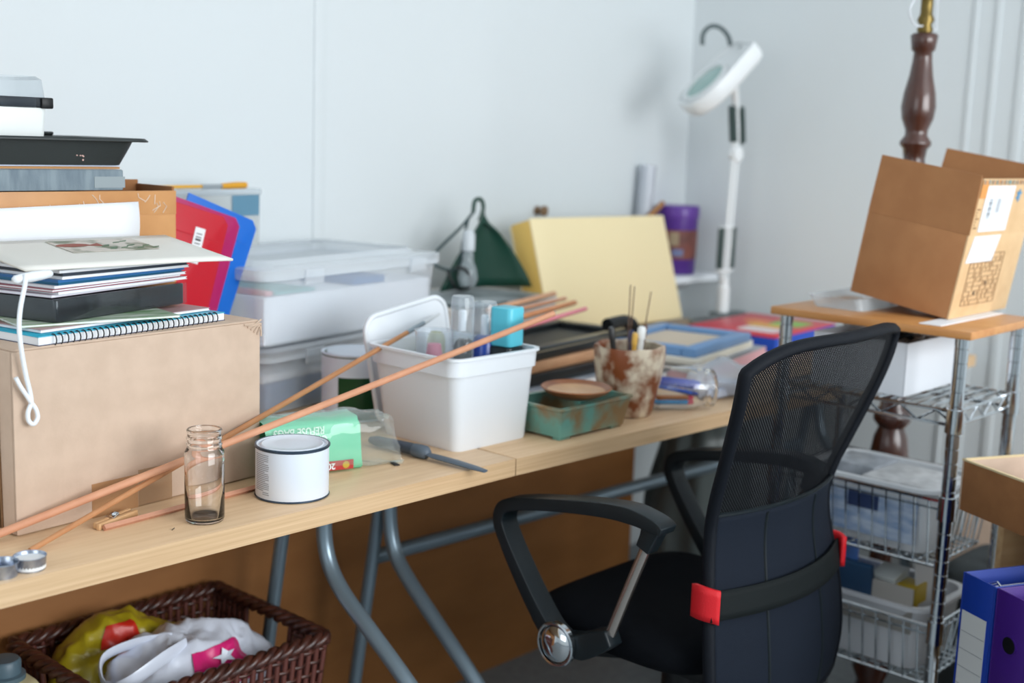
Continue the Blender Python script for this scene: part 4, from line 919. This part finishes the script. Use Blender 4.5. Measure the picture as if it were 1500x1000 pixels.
basket(.630, .125, 'upper'); basket(.400, .115, 'lower')
def in_rack(x, y, z): return (RX0+x, RY0+y, z)
# white box of cables on the wire shelf
wx = thing('white_box', 'open white cardboard box of grey cables on the wire shelf', 'box', in_rack(.022, .105, .7984), R(0))
bw_, bd_, bh_ = .225, .185, .096
for n, a in (('front_panel', (0, bw_, 0, .003, 0, bh_)), ('back_panel', (0, bw_, bd_-.003, bd_, 0, bh_)), ('side_panel', (0, .003, .003, bd_-.003, 0, bh_)), ('side_panel', (bw_-.003, bw_, .003, bd_-.003, 0, bh_)), ('bottom_panel', (.003, bw_-.003, .003, bd_-.003, 0, .003))):
    B(*a).build(n, mat('box_white', (224, 228, 234), .6), wx, .0008)
random.seed(21)
M_cabs = [mat('cab_grey', (150, 150, 154), .4), mat('cab_brown', (92, 82, 76), .45), mat('cab_black', (40, 42, 44), .4)]
for i in range(6):
    cx, cy = .06+.105*random.random(), .06+.06*random.random(); rr = .042+.012*random.random(); tz = random.uniform(-.5, .5); z0 = .054+.009*i
    pts = [(cx+rr*math.cos(a)*(1+.1*math.sin(3*a)), cy+rr*.8*math.sin(a), z0+.014*math.cos(a+tz)) for a in [2*PI*k/26 for k in range(26)]]
    c = MB().tube(pts, .0058, 7, True).build('cable', M_cabs[i % 3], None); c.location = wx.location
    tag(c, '%s cable coiled in the white box, %s' % (('light grey', 'brown', 'black')[i % 3], ('bottom coil', 'second coil up', 'third coil up', 'fourth coil up', 'fifth coil up', 'topmost coil')[i]), 'cable', 'cables in the white box')
# tilted brown cardboard box with shipping label on the wooden top
cbx = thing('shipping_box', 'opened brown shipping box with white label and maze print, tilted on the rack', 'box', (.712, -.377, .9385), (R(9), 0, 0))
cw, cdp, chh, fl = .262, .195, .152, .098
M_ship = mat('ship_card', (164, 112, 70), .8, rgb2=(172, 120, 76), scale=20, bump=.08, bscale=260); M_ship_lit = mat('ship_card_lit', (222, 186, 140), .7, rgb2=(214, 176, 130), scale=30)  # same card twice: the paler one puts window light into the front's colour
for n, a, m in (('front_panel', (0, cw, 0, .004, 0, chh), M_ship_lit), ('back_panel', (0, cw, cdp-.004, cdp, 0, chh), M_ship), ('side_panel', (0, .004, .004, cdp-.004, 0, chh), M_ship), ('side_panel', (cw-.004, cw, .004, cdp-.004, 0, chh), M_ship), ('bottom_panel', (.004, cw-.004, .004, cdp-.004, 0, .004), M_ship)):
    B(*a).build(n, m, cbx, .001)
def flap(p0, p1, out, m, name='flap', h=fl, lean=4):
    p0, p1 = Vector(p0), Vector(p1); d = (p1-p0); o = Vector(out)*math.sin(R(lean))*h+Vector((0, 0, math.cos(R(lean))*h)); nn = Vector(out)*.0035
    vs = [p0, p1, p1+o-d.normalized()*.003, p0+o+d.normalized()*.003]; vs += [v-nn for v in vs]
    MB().add([tuple(v) for v in vs], [(0, 1, 2, 3), (7, 6, 5, 4), (0, 4, 5, 1), (1, 5, 6, 2), (2, 6, 7, 3), (3, 7, 4, 0)]).build(name, m, cbx)
flap((0, 0, chh), (cw, 0, chh), (0, -1, 0), M_ship_lit, lean=0, h=.10)
flap((0, cdp, chh), (0, 0, chh), (-1, 0, 0), M_ship, lean=1, h=.105)
flap((cw, cdp, chh), (0.0, cdp, chh), (0, 1, 0), M_ship, lean=-150, h=.10)
flap((cw, 0, chh), (cw, cdp, chh), (1, 0, 0), M_ship, lean=4, h=.122)
M_lab = mat('label_white', (232, 236, 242), .4)
B(.028, .152, -.0014, -.0004, chh+.006, chh+.088).build('shipping_label', M_lab, cbx)
MB().prism([(.010, chh-.05), (.124, chh-.05), (.140, chh-.002), (.024, chh-.002)], -.0014, -.0004, 'y').build('shipping_label', M_lab, cbx)
mb = MB()
for i in range(11): mb.box(.048, .062, -.0016, -.0013, chh+.03+i*.0032, chh+.0312+i*.0032+.0008*(i % 3))
for i in range(4): mb.box(.084+.004*i, .0855+.004*i, -.0016, -.0013, chh+.04, chh+.065)
mb.box(.074, .0745, -.0016, -.0013, chh+.01, chh+.08); mb.box(.125, .1255, -.0016, -.0013, chh+.01, chh+.08)
mb.build('label_print', M_print, cbx)
B(.002, .028, -.0012, -.0004, chh+.066, chh+.097).build('orange_panel', mat('ship_orange', (222, 150, 76), .6), cbx)
mb = MB()
for i in range(14): mb.box(.004+i*.0185, .016+i*.0185, -.0014, -.0006, chh+.0905, chh+.098)
mb.build('printed_border', mat('ship_teal', (110, 150, 150), .6, rgb2=(190, 130, 80), scale=70), cbx)
for i in range(7): B(.006, .0085+.010*(i % 3 == 0), -.0012, -.0006, chh+.012+i*.0055, chh+.0145+i*.0055).build('printed_line', mat('ship_brown', (150, 112, 76), .7), cbx)
text('printed_flower', '*', .05, mat('ship_blue', (90, 150, 190), .6), cbx, frame_m((.178, -.001, chh+.06), (1, 0, 0), (0, 0, 1)), .001)
# the maze print: walls of a small generated maze
random.seed(4); GW, GH = 17, 11; seen = {(0, 0)}; stack_ = [(0, 0)]; opened = set()
while stack_:
    x, y = stack_[-1]; nb_ = [(x+dx, y+dy) for dx, dy in ((1, 0), (-1, 0), (0, 1), (0, -1)) if 0 <= x+dx < GW and 0 <= y+dy < GH and (x+dx, y+dy) not in seen]
    if nb_: q = random.choice(nb_); opened.add(frozenset(((x, y), q))); seen.add(q); stack_.append(q)
    else: stack_.pop()
mb = MB(); cs = .0086; mx, mz = .034, .022; tk = .0005
def wl(x0, z0, x1, z1): mb.box(mx+x0*cs-tk, mx+x1*cs+tk, -.0013, -.0004, mz+z0*cs-tk, mz+z1*cs+tk)
for x in range(GW):
    for y in range(GH):
        if x+1 < GW and frozenset(((x, y), (x+1, y))) not in opened: wl(x+1, y, x+1, y+1)
        if y+1 < GH and frozenset(((x, y), (x, y+1))) not in opened: wl(x, y+1, x+1, y+1)
wl(0, 0, GW, 0); wl(0, GH, GW, GH); wl(0, 0, 0, GH); wl(GW, 0, GW, GH)
tag(mb.build('maze_print', mat('maze_ink', (150, 116, 84), .7), cbx), 'printed brown maze', kind='stuff')
for x, z in ((5.4, 2.5), (10.5, 4.5)): MB().lathe([(.0001, 0), (.0035, .0003), (.0001, .0006)], 10, Matrix.Translation((mx+x*cs, -.001, mz+z*cs)) @ Matrix.Rotation(PI/2, 4, 'X')).build('maze_dot', M_dark, cbx)
MB().tube([(.05, .06, chh+.02), (.24, .10, chh+.045)], .007, 10).build('chrome_tube', M_steel, None)
o = bpy.data.objects['chrome_tube']; o.matrix_world = Matrix.Translation((.712, -.377, .9385)) @ Matrix.Rotation(R(9), 4, 'X'); tag(o, 'chrome tube poking out of the open shipping box', 'tube')
# clear dish and papers wedged under the box
cdish = thing('clear_tray', 'small clear plastic tray wedged under the shipping box', 'tray', (.735, -.20, .9365))
tubring([(rrect(-.05, .14, -.025, .075, .012), 0), (rrect(-.056, .146, -.02, .085, .014), .021), (rrect(-.06, .15, -.022, .089, .014), .022)], 'tray_body', clear('tray_clear', haze=.3, edge=.4), cdish)
B(.63, .90, -.40, -.36, .9365, .938).build('paper_sheet', M_paper, None).rotation_euler = (0, 0, 0)
tag(bpy.data.objects['paper_sheet.002'] if 'paper_sheet.002' in bpy.data.objects else bpy.data.objects['paper_sheet'], 'white paper sheet lying under the shipping box corner', 'paper')
# turned wooden floor lamp behind the rack
fp = atx(1340, 220, 1.0)
fx, fy = 1.0, fp.y
fl_ = thing('floor_lamp', 'turned dark wooden lamp stand with brass fitting behind the rack', 'lamp', (fx, fy, 0))
M_ma = wood('mahogany', (84, 46, 32), (50, 26, 20), (3, 3, 1), .25, 7, .6, .3)
prof = [(.13, 0), (.135, .01), (.13, .03), (.07, .045), (.035, .06), (.028, .10), (.040, .13), (.028, .16), (.024, .30), (.022, .42), (.026, .50), (.036, .56), (.040, .60), (.034, .64), (.026, .66), (.038, .675), (.038, .69), (.026, .705), (.022, .80), (.024, .95), (.026, 1.08), (.030, 1.15), (.026, 1.19),
        (.023, 1.20), (.021, 1.215), (.024, 1.235), (.031, 1.243), (.031, 1.249), (.022, 1.262), (.022, 1.272), (.031, 1.295), (.034, 1.318), (.031, 1.345), (.023, 1.38), (.019, 1.41), (.018, 1.425), (.023, 1.43), (.025, 1.445), (.027, 1.458), (.022, 1.462), (.0001, 1.463)]
MB().lathe(prof, 36).build('turned_stem', M_ma, fl_, angle=60)
MB().lathe([(.014, 1.463), (.016, 1.47), (.012, 1.478), (.017, 1.488), (.012, 1.50), (.012, 1.53), (.018, 1.54), (.018, 1.57), (.0001, 1.575)], 20).build('brass_fitting', mat('brass', (112, 94, 50), .35, metal=.8), fl_, angle=60)
MB().tube(smooth_path([(-.05, 0, 1.53), (-.075, 0, 1.50), (-.05, 0, 1.475), (0, 0, 1.476), (.05, 0, 1.474), (.07, .01, 1.49), (.085, .02, 1.58)], 5), .002, 6).build('shade_carrier', mat('wire_white', (214, 218, 222), .4), fl_)
# white tubs in the wire baskets
def oval_tub(name, label, x, y, z, L, Wd, h, m):
    t = thing(name, label, 'tub', in_rack(x, y, z))
    tubring([(rrect(-Wd*.40, Wd*.40, -L*.42, L*.42, .03), 0), (rrect(-Wd*.44, Wd*.44, -L*.46, L*.46, .035), h*.5), (rrect(-Wd*.48, Wd*.48, -L*.48, L*.48, .04), h*.93), (rrect(-Wd*.52, Wd*.52, -L*.52, L*.52, .042), h*.94), (rrect(-Wd*.52, Wd*.52, -L*.52, L*.52, .042), h),
             (rrect(-Wd*.47, Wd*.47, -L*.47, L*.47, .038), h), (rrect(-Wd*.39, Wd*.39, -L*.41, L*.41, .028), .004)], 'tub_body', m, t, angle=30)
    return t
M_tubw = mat('tub_offwhite', (226, 230, 234), .4)
ot = oval_tub('plastic_tub', 'white oval tub of packets in the upper wire basket', rw/2, rd/2+.0, .5115, .27, .195, .125, M_tubw)
mb = MB(); mb.box(-.097, -.095, -.105, .10, .02, .10); mb.build('blue_label', mat('label_bluegrey', (132, 158, 196), .5, rgb2=(190, 204, 222), scale=14, stretch=(1, 1.5, 7)), ot)
MB().box(-.0985, -.0965, -.03, .03, .068, .095).build('navy_label', mat('label_navy', (44, 62, 104), .5), ot)
for lab, a, c, rx_ in (('white printed packet lying across the upper tub', (-.07, .07, -.12, .02, .113, .122), (226, 228, 230), 3), ('grey packet with dark window in the upper tub', (-.02, .08, .02, .12, .09, .125), (176, 182, 190), -4)):
    t = B(*a).build('packet', mat('packet%d' % c[0], c, .45, rgb2=tuple(v-30 for v in c), scale=40), None, .002); t.location = ot.location; tag(t, lab, 'packet')
ot2 = oval_tub('plastic_tub', 'white oval tub of cards in the lower wire basket', rw/2, rd/2, .2915, .275, .2, .125, mat('tub_grey', (214, 216, 220), .4))
for nm, lab, a, rot_, c in (('navy_box', 'dark navy card box with orange mark in the lower basket', (-.06, -.045, -.03, .105, .05, .175), (0, R(-12), 0), (24, 62, 96)), ('blue_packet', 'bright blue packet at the back of the lower tub', (0, .06, .07, .115, .06, .165), (0, 0, 0), (30, 110, 204)),
                            ('white_card', 'white card standing upright in the lower tub', (-.035, .05, -.112, -.108, .02, .19), (R(-8), 0, 0), (206, 206, 206)), ('cassette_box', 'white and green striped card box in the lower tub', (-.03, .03, -.06, -.01, .03, .142), (0, R(-10), 0), (226, 232, 230)),
                            ('yellow_box', 'small yellow box in the lower tub', (-.05, .0, -.1, -.062, .06, .128), (0, 0, 0), (190, 160, 40)), ('grey_card', 'grey card along the rim of the lower tub', (-.082, -.079, -.11, .11, .05, .136), (0, 0, 0), (160, 156, 150))):
    t = B(*a).build(nm, mat('c_'+nm, c, .5), None, .0015); t.location = ot2.location+Vector((-.012, 0, .022)); t.rotation_euler = rot_; tag(t, lab, nm.split('_')[1])
    if nm == 'navy_box': MB().lathe([(.0001, 0), (.012, .0006), (.0001, .0012)], 14, Matrix.Translation((-.0615, .03, .075)) @ Matrix.Rotation(-PI/2, 4, 'Y'), sx=.8).build('orange_mark', mat('mark_orange', (224, 120, 40), .5), t)
    if nm == 'cassette_box':
        for k in range(5): MB().box(-.0306, -.030, -.055, -.015, .05+.017*k, .058+.017*k).build('stripe', mat('stripe%d' % (k % 2), (40, 60, 70) if k % 2 else (50, 160, 110), .5), t)

# ------------------------------------------------------------------ plywood unit, open carton, lever arch files at the right edge
KR = (.531, -.498)
un = thing('plywood_cube', 'open plywood cube unit under the brown carton', 'shelf unit', (KR[0], KR[1], 0), R(-27))
ux, uX, uy, uY, uh = .17, .48, -.20, .09, .655
for n, a in (('side_panel', (ux, uX, uY-.015, uY, 0, uh)), ('side_panel', (ux, uX, uy, uy+.015, 0, uh)), ('top_panel', (ux, uX, uy+.015, uY-.015, uh-.015, uh)), ('shelf_panel', (ux, uX, uy+.015, uY-.015, .30, .315)), ('bottom_panel', (ux, uX, uy+.015, uY-.015, .02, .035)), ('back_panel', (uX-.006, uX, uy+.015, uY-.015, .035, .30)), ('back_panel', (uX-.006, uX, uy+.015, uY-.015, .315, uh-.015))):
    B(*a).build(n, M_ply, un, .001)
rbk = B(.24, .46, -.01, .015, .3155, .60).build('red_binder', mat('binder_red', (150, 24, 30), .4), None, .002); rbk.location = un.location; rbk.rotation_euler = un.rotation_euler; tag(rbk, 'red binder standing inside the plywood cube', 'binder')
ob = thing('open_carton', 'low open brown carton on the plywood cube by the rack', 'box', (.531, -.498, .656), R(-27))
ow, od, oh = .36, .30, .084
for n, a in (('front_panel', (0, ow, -od, -od+.004, 0, oh)), ('back_panel', (0, ow, -.004, 0, 0, oh)), ('side_panel', (0, .004, -od+.004, -.004, 0, oh)), ('side_panel', (ow-.004, ow, -od+.004, -.004, 0, oh)), ('bottom_panel', (.004, ow-.004, -od+.004, -.004, 0, .004))):
    B(*a).build(n, M_cardd if n != 'back_panel' else M_card, ob, .001)
MB().box(-.0006, .0046, -od, 0, oh-.002, oh+.001).build('edge_lining', mat('card_edge_pale', (226, 204, 160), .7), ob)
MB().box(0, ow, -.0046, .0006, oh-.002, oh+.001).build('edge_lining', mat('card_edge_pale'), ob)
bt = thing('hand_grip', 'black rubber hand grip lying in the open carton', 'grip', (.531, -.498, .661), R(-27))
MB().tube(smooth_path([(.02, -.06, .02), (.06, -.10, .05), (.09, -.13, .088), (.13, -.17, .085)], 6), .018, 12, rs=None).build('grip', M_black, bt, angle=60)
sl = thing('green_pencil', 'green and yellow pencil lying inside the open carton', 'pencil', (.531, -.498, .661), R(-27))
MB().tube([(.02, -.03, .06), (.025, -.17, .075)], .004, 8).build('barrel', mat('pencil_green', (120, 140, 50), .4), sl)
# low stool carrying the lever arch files
ls = thing('low_stool', 'low plywood stool carrying the lever arch files', 'stool', (KR[0], KR[1], 0), R(-27))
B(-.11, .16, -.33, -.11, .267, .284).build('seat_board', M_ply, ls, .002)
for x in (-.10, .13):
    for y in (-.32, -.14): B(x, x+.02, y, y+.02, 0, .267).build('leg', M_ply, ls, .001)
def leverarch(label, y1, m, kind):
    t = thing('lever_arch_file', label, 'file', (KR[0], KR[1], .2845), R(-27))
    x0 = -.092; y0 = y1-.070; X1 = .155; h = .318
    B(x0, X1, y0, y0+.003, 0, h).build('cover', m, t, .001); B(x0, X1, y1-.003, y1, 0, h).build('cover', m, t, .001); SPN = B(x0, x0+.003, y0+.003, y1-.003, 0, h).build('spine', m, t, .0008)
    B(x0+.02, X1-.006, y0+.006, y1-.018, .004, .297).build('papers', M_paper, t)
    MB().tube([(x0+.035, y0+.012, .298), (x0+.035, y0+.035, .310), (x0+.035, y1-.012, .298)], .002, 6).build('ring', M_steel, t)
    if kind:
        B(x0-.0008, x0, y0+.012, y1-.006, .03, h-.058).build('spine_label', mat('label_offwhite', (206, 206, 204), .5), SPN)
        for k in range(7): B(x0-.0012, x0-.0008, y0+.013, y1-.007, .06+.028*k, .0606+.028*k).build('label_line', M_print, SPN)
    else:
        MB().lathe([(.0001, 0), (.0125, 0), (.0125, .0012), (.0001, .0012)], 20, Matrix.Translation((x0, (y0+y1)/2, h-.075)) @ Matrix.Rotation(-PI/2, 4, 'Y')).build('finger_hole', M_black, SPN)
        MB().lathe([(.0125, 0), (.0150, 0), (.0150, .0018), (.0125, .0018)], 20, Matrix.Translation((x0, (y0+y1)/2, h-.075)) @ Matrix.Rotation(-PI/2, 4, 'Y'), cap=False).build('hole_ring', m, SPN)
    return t
leverarch('royal blue lever arch file with a lined white spine label', -.130, mat('file_blue', (20, 56, 150), .4), True)
leverarch('purple lever arch file with a round finger hole in its spine', -.2025, mat('file_purple', (62, 24, 120), .4), False)
# things in the dark behind the rack
cbk = thing('carton', 'closed pale carton standing by the right wall behind the rack', 'box', (1.42, -.40, 0), R(4))
MB().box(0, .30, 0, .30, 0, .40).build('carton_body', M_card, cbk, .003); MB().box(-.0006, .3006, .12, .17, .401, .4016).build('tape', M_tape, cbk)
dbg = thing('holdall', 'dark grey fabric holdall on the floor behind the rack', 'bag', (1.17, -.42, 0))
MB().rbox(-.12, .14, -.18, .18, 0, .38, .06).build('bag_body', mat('holdall', (58, 64, 66), .8, bump=.2), dbg, .05, seg=4)
for y in (-.07, .07): MB().tube(smooth_path([(-.04, y, .375), (-.03, y, .43), (.03, y, .43), (.04, y, .375)], 6), .009, 8).build('handle', mat('holdall_strap', (34, 38, 40), .7), dbg)

sk = thing('dark_fill_sack', 'grey-green plastic sack added to darken the space under the desk beyond the hardboard', 'sack', (1.30, .50, 0))  # added to darken the space beyond the hardboard's end
def skf(u, v):
    a = u*2*PI; r_ = 1-.25*v**3-.5*max(0, v-.85)/.15
    k = .02*noise.noise(Vector((math.cos(a)*2.5, math.sin(a)*2.5, v*3)))+.014*noise.noise(Vector((math.cos(a)*7, math.sin(a)*7, v*2+4)))
    return ((.14*r_+k)*math.cos(a), (.13*r_+k)*math.sin(a), .002+.58*v)
MB().grid(skf, 48, 30, cu=True).build('sack_film', mat('sack_grey', (84, 92, 92), .35, rgb2=(100, 108, 106), scale=5, stretch=(3, 3, .6)), sk, angle=80)
MB().lathe([(.05, 0), (.055, .01), (.05, .02), (.06, .05), (.045, .07)], 16, Matrix.Translation((0, 0, .575))).build('tied_neck', mat('sack_grey'), sk)
# ------------------------------------------------------------------ mesh office chair
CX, CY = .248, -.165
chr_ = thing('office_chair', 'black mesh back office chair with chrome arm struts pulled up to the desk', 'chair', (CX, CY, 0))
M_seat = mat('seat_fabric', (9, 12, 17), .9, bump=.4, bscale=700, spec=.12); M_ctrim = mat('chair_black', (20, 28, 32), .38, spec=.35)
M_panel = mat('back_fabric', (17, 25, 37), .8, bump=.35, bscale=900, spec=.2); M_net = mesh_fabric('back_net', (8, 11, 16), .0046)
# seat cushion
def seatf(u, v):
    a = u*2*PI; p = (v-.5)*PI; e = .42
    sg = lambda c, k: math.copysign(abs(c)**k, c)
    x = .205*sg(math.cos(a), e)*abs(math.cos(p))**.35; y = .185*sg(math.sin(a), e)*abs(math.cos(p))**.35; z = .462+.038*sg(math.sin(p), .8)
    if y > .08: z -= .030*((y-.08)/.12)**2
    z -= .010*max(0, 1-(x*x+y*y)/.02) if math.sin(p) > 0 else 0
    return (x, y+.022, z)
MB().grid(seatf, 72, 28, cu=True).build('seat', M_seat, chr_, angle=80)
MB().box(-.12, .12, -.14, .12, .405, .428).build('seat_plate', M_black, chr_, .004)
# backrest surface: s = height, t = -1..1 across
ZK = [(.36, -.210, .175), (.42, -.216, .192), (.50, -.208, .192), (.57, -.196, .182), (.65, -.182, .168), (.70, -.186, .171), (.79, -.218, .193), (.88, -.248, .214), (.93, -.258, .222), (.96, -.262, .224)]
def zk(z):
    for (a, b) in zip(ZK[:-1], ZK[1:]):
        if z <= b[0]:
            t = (z-a[0])/(b[0]-a[0]); t = max(0, t); return a[1]+(b[1]-a[1])*t, a[2]+(b[2]-a[2])*t
    return ZK[-1][1:]
def zsm(z):
    ys = [zk(z+d) for d in (-.03, -.015, 0, .015, .03)]; return sum(q[0] for q in ys)/5, sum(q[1] for q in ys)/5
def back(t, z, off=0.0):
    ztop = .957-(.035 if t < 0 else .012)*abs(t)**5; z = min(z, ztop); y, h = zsm(z)
    k = 1.0
    if z > .90: k = 1-(.13 if t < 0 else .02)*((z-.90)/.057)**3
    return (h*k*t, y+.032*t*t+off, z)
N_ = 40
MB().grid(lambda u, v: back(2*u-1, .695+(.957-(.035 if u < .5 else .012)*abs(2*u-1)**5-.695)*v), N_, 40).build('mesh_panel', M_net, chr_, angle=80)
MB().grid(lambda u, v: back(2*u-1, .37+.328*v, -.004), N_, 24).build('lower_panel', M_panel, chr_, angle=80, solid=.006)
edge = [back(-1, z) for z in [.37+.01*i for i in range(56)]]+[back(-1+2*i/30, 1.0) for i in range(31)]+[back(1, .92-.01*i) for i in range(56)]+[back(1-2*i/20, .37) for i in range(1, 20)]
MB().tube(edge, .0105, 8, True, flat=.85).build('edge_frame', mat('edge_binding', (11, 16, 24), .65, bump=.3, bscale=900, spec=.2), chr_, angle=80)
MB().tube([back(-1+2*i/30, .697, -.006) for i in range(31)], .0035, 6).build('seam', M_ctrim, chr_)
for t in (-.42, .42): MB().tube([back(t, .37+.0168*i, -.007) for i in range(20)], .003, 6).build('seam', M_ctrim, chr_)
def beltf(u, v):
    t = -1.06+2.12*u; z = .545+.042*v; p = back(max(-1, min(1, t)), z, -.012-.006*(1-t*t)); return (p[0]*1.02+(.008 if t > 1 else -.008 if t < -1 else 0), p[1], p[2])
MB().grid(beltf, 30, 5).build('belt', mat('belt_black', (15, 21, 22), .75, spec=.2), chr_, solid=.003)
for s in (-1, 1):
    q = back(s, .566); mb = MB(); mb.grid(lambda u, v: (q[0]+s*(.004+.011*math.sin(u*PI))-.0*v, q[1]-.022+.046*u, .542+.05*v+.004*math.sin(u*3)), 10, 6); mb.build('red_loop', mat('loop_red', (206, 14, 28), .6, bump=.3, bscale=600), chr_, solid=.008)
MB().prism([(-.03, .36), (.03, .36), (.03, .66), (-.03, .66)], -.185, -.172, 'y').build('back_bracket', M_black, chr_, .004)
MB().tube(smooth_path([(0, -.175, .40), (0, -.16, .38), (0, -.08, .402)], 6), .022, 10, flat=.4).build('back_stem', M_black, chr_)
# arms
def band(path, th, x0, x1, name, m, bev=.005):
    P = smooth_path([(0, a, b) for a, b in path], 6); L = []; Rr = []
    for i, p in enumerate(P):
        a, b = P[max(0, i-1)], P[min(len(P)-1, i+1)]; d = (b-a).normalized(); n = Vector((0, -d.z, d.y)); k = i/(len(P)-1)*(len(th)-1); j = min(int(k), len(th)-2); w = th[j]+(th[j+1]-th[j])*(k-j)
        L.append(p+n*w); Rr.append(p-n*w)
    n = len(P); vs = []
    for q in (L, Rr): vs += [(x0, v.y, v.z) for v in q]+[(x1, v.y, v.z) for v in q]
    fs = []
    for i in range(n-1):
        fs += [(i, i+1, n+i+1, n+i), (2*n+i, 3*n+i, 3*n+i+1, 2*n+i+1), (i, 2*n+i, 2*n+i+1, i+1), (n+i, n+i+1, 3*n+i+1, 3*n+i)]
    fs += [(0, n, 3*n, 2*n), (n-1, 3*n-1, 4*n-1, 2*n-1)]
    MB().add(vs, fs).build(name, m, chr_, bev, seg=3, angle=50)
for s in (-1, 1):
    xc = s*.235; x0, x1 = xc-.019, xc+.019
    arm = [(.055, .452), (.085, .468), (.115, .50), (.152, .548), (.182, .592), (.196, .622), (.188, .645), (.16, .657), (.09, .672), (.0, .686), (-.06, .690), (-.105, .684), (-.122, .678)]
    band(arm, [.013, .013, .012, .011, .010, .010, .011, .010, .010, .011, .012, .010, .006], x0, x1, 'armrest', M_ctrim, .007)
    band([(-.086, .643), (-.094, .662), (-.100, .682)], [.012, .0135, .017], xc-.013, xc+.013, 'strut_socket', M_ctrim, .003)
    MB().tube([(xc, -.027, .492), (xc, -.093, .664)], .0085, 14).build('chrome_strut', mat('strut_steel', (190, 180, 172), .22, metal=.95), chr_)
    band([(.055, .454), (.02, .460), (-.012, .478), (-.035, .49)], [.016, .020, .018, .012], xc-.016, xc+.016, 'arm_bracket', M_ctrim)
    MB().tube([(xc, .02, .458), (s*.12, .02, .418)], .014, 10).build('arm_mount', M_black, chr_)
    md = Matrix.Translation((xc+s*.019, .060, .456)) @ Matrix.Rotation(s*PI/2, 4, 'Y')
    MB().lathe([(.036, -.002), (.036, .006), (.034, .008), (.031, .0075)], 32, md, cap=False).build('disc_ring', M_steel, chr_)
    MB().lathe([(.031, .004), (.026, .009), (.016, .013), (.0001, .0145)], 32, md).build('chrome_disc', mat('mirror_chrome', (220, 222, 224), .04, metal=1.0), chr_)
MB().lathe([(.03, .30), (.03, .405)], 20).build('gas_lift', M_black, chr_); MB().lathe([(.018, .10), (.018, .30)], 20).build('piston', M_steel, chr_); MB().lathe([(.045, .07), (.04, .13), (.02, .14)], 20).build('hub', M_black, chr_)
MB().tube([(.05, .03, .405), (.20, .05, .395), (.225, .05, .393)], .006, 8).build('lift_lever', M_black, chr_)
for k in range(5):
    a = R(18+72*k); d = Vector((math.cos(a), math.sin(a), 0))
    MB().tube([d*.03+Vector((0, 0, .10)), d*.16+Vector((0, 0, .088)), d*.27+Vector((0, 0, .066))], .02, 10, rs=[.026, .022, .015], flat=.7).build('base_spoke', M_ctrim, chr_)
    cm = Matrix.Translation(d*.27+Vector((0, 0, .025))) @ Matrix.Rotation(a, 4, 'Z') @ Matrix.Rotation(PI/2, 4, 'Y')
    for sd in (-.013, .013): MB().lathe([(.025, sd-.008), (.025, sd+.008)], 18, Matrix.Translation(d*.27+Vector((0, 0, .025))) @ Matrix.Rotation(a+PI/2, 4, 'Z') @ Matrix.Rotation(PI/2, 4, 'X') @ Matrix.Translation((0, 0, 0)), ).build('castor_wheel', M_black, chr_, .003)
    MB().lathe([(.007, .03), (.007, .07)], 10, Matrix.Translation(d*.27)).build('castor_pin', M_steel, chr_)

# sub-parts: castors under their spokes, struts under their armrests, prints under their panels
def kids(root, n): return [o for o in root.children if o.name.split('.')[0] == n]
for sp, pn in zip(kids(chr_, 'base_spoke'), kids(chr_, 'castor_pin')): pn.parent = sp
for i, wh in enumerate(kids(chr_, 'castor_wheel')): wh.parent = kids(chr_, 'base_spoke')[i//2]
for n in ('chrome_strut', 'strut_socket', 'arm_bracket', 'arm_mount', 'disc_ring', 'chrome_disc'):
    for ar, o in zip(kids(chr_, 'armrest'), kids(chr_, n)): o.parent = ar
fpn = kids(cbx, 'front_panel')[0]; fp2 = kids(cbx, 'flap')[0]
under(fpn, kids(cbx, 'maze_print')+kids(cbx, 'maze_dot')+kids(cbx, 'shipping_label')[1:]); under(fp2, kids(cbx, 'shipping_label')[:1]+kids(cbx, 'label_print')+kids(cbx, 'orange_panel')+kids(cbx, 'printed_border')+kids(cbx, 'printed_line')+kids(cbx, 'printed_flower'))
under(kids(ml, 'hood')[0], kids(ml, 'lens_ring')+kids(ml, 'lens')+kids(ml, 'screw')+kids(ml, 'handle'))
for sp, co in zip(kids(ml, 'spring'), kids(ml, 'spring_core')): co.parent = sp
under(kids(rs, 'folded_sacks')[0], kids(rs, 'lettering')+kids(rs, 'red_label')+kids(rs, 'yellow_mark'))
under(kids(pt, 'body')[0], kids(pt, 'fine_print')); under(kids(gt, 'body')[0], kids(gt, 'white_band')+kids(gt, 'white_panel')+kids(gt, 'red_badge'))
under(kids(pu, 'tub_body')[0], kids(pu, 'label_band')+kids(pu, 'label_patch')); under(kids(w1, 'sleeve')[0], kids(w1, 'barcode_sticker')+kids(w1, 'barcode'))
under(kids(wg, 'film')[0], kids(wg, 'pink_print')+kids(wg, 'star_print')); under(kids(yg, 'film')[0], kids(yg, 'red_print'))
under(kids(wb, 'panel')[0], kids(wb, 'printed_picture')+kids(wb, 'printed_bird')+kids(wb, 'printed_leaves')); under(kids(gb2, 'lid')[0], kids(gb2, 'printed_patch'))
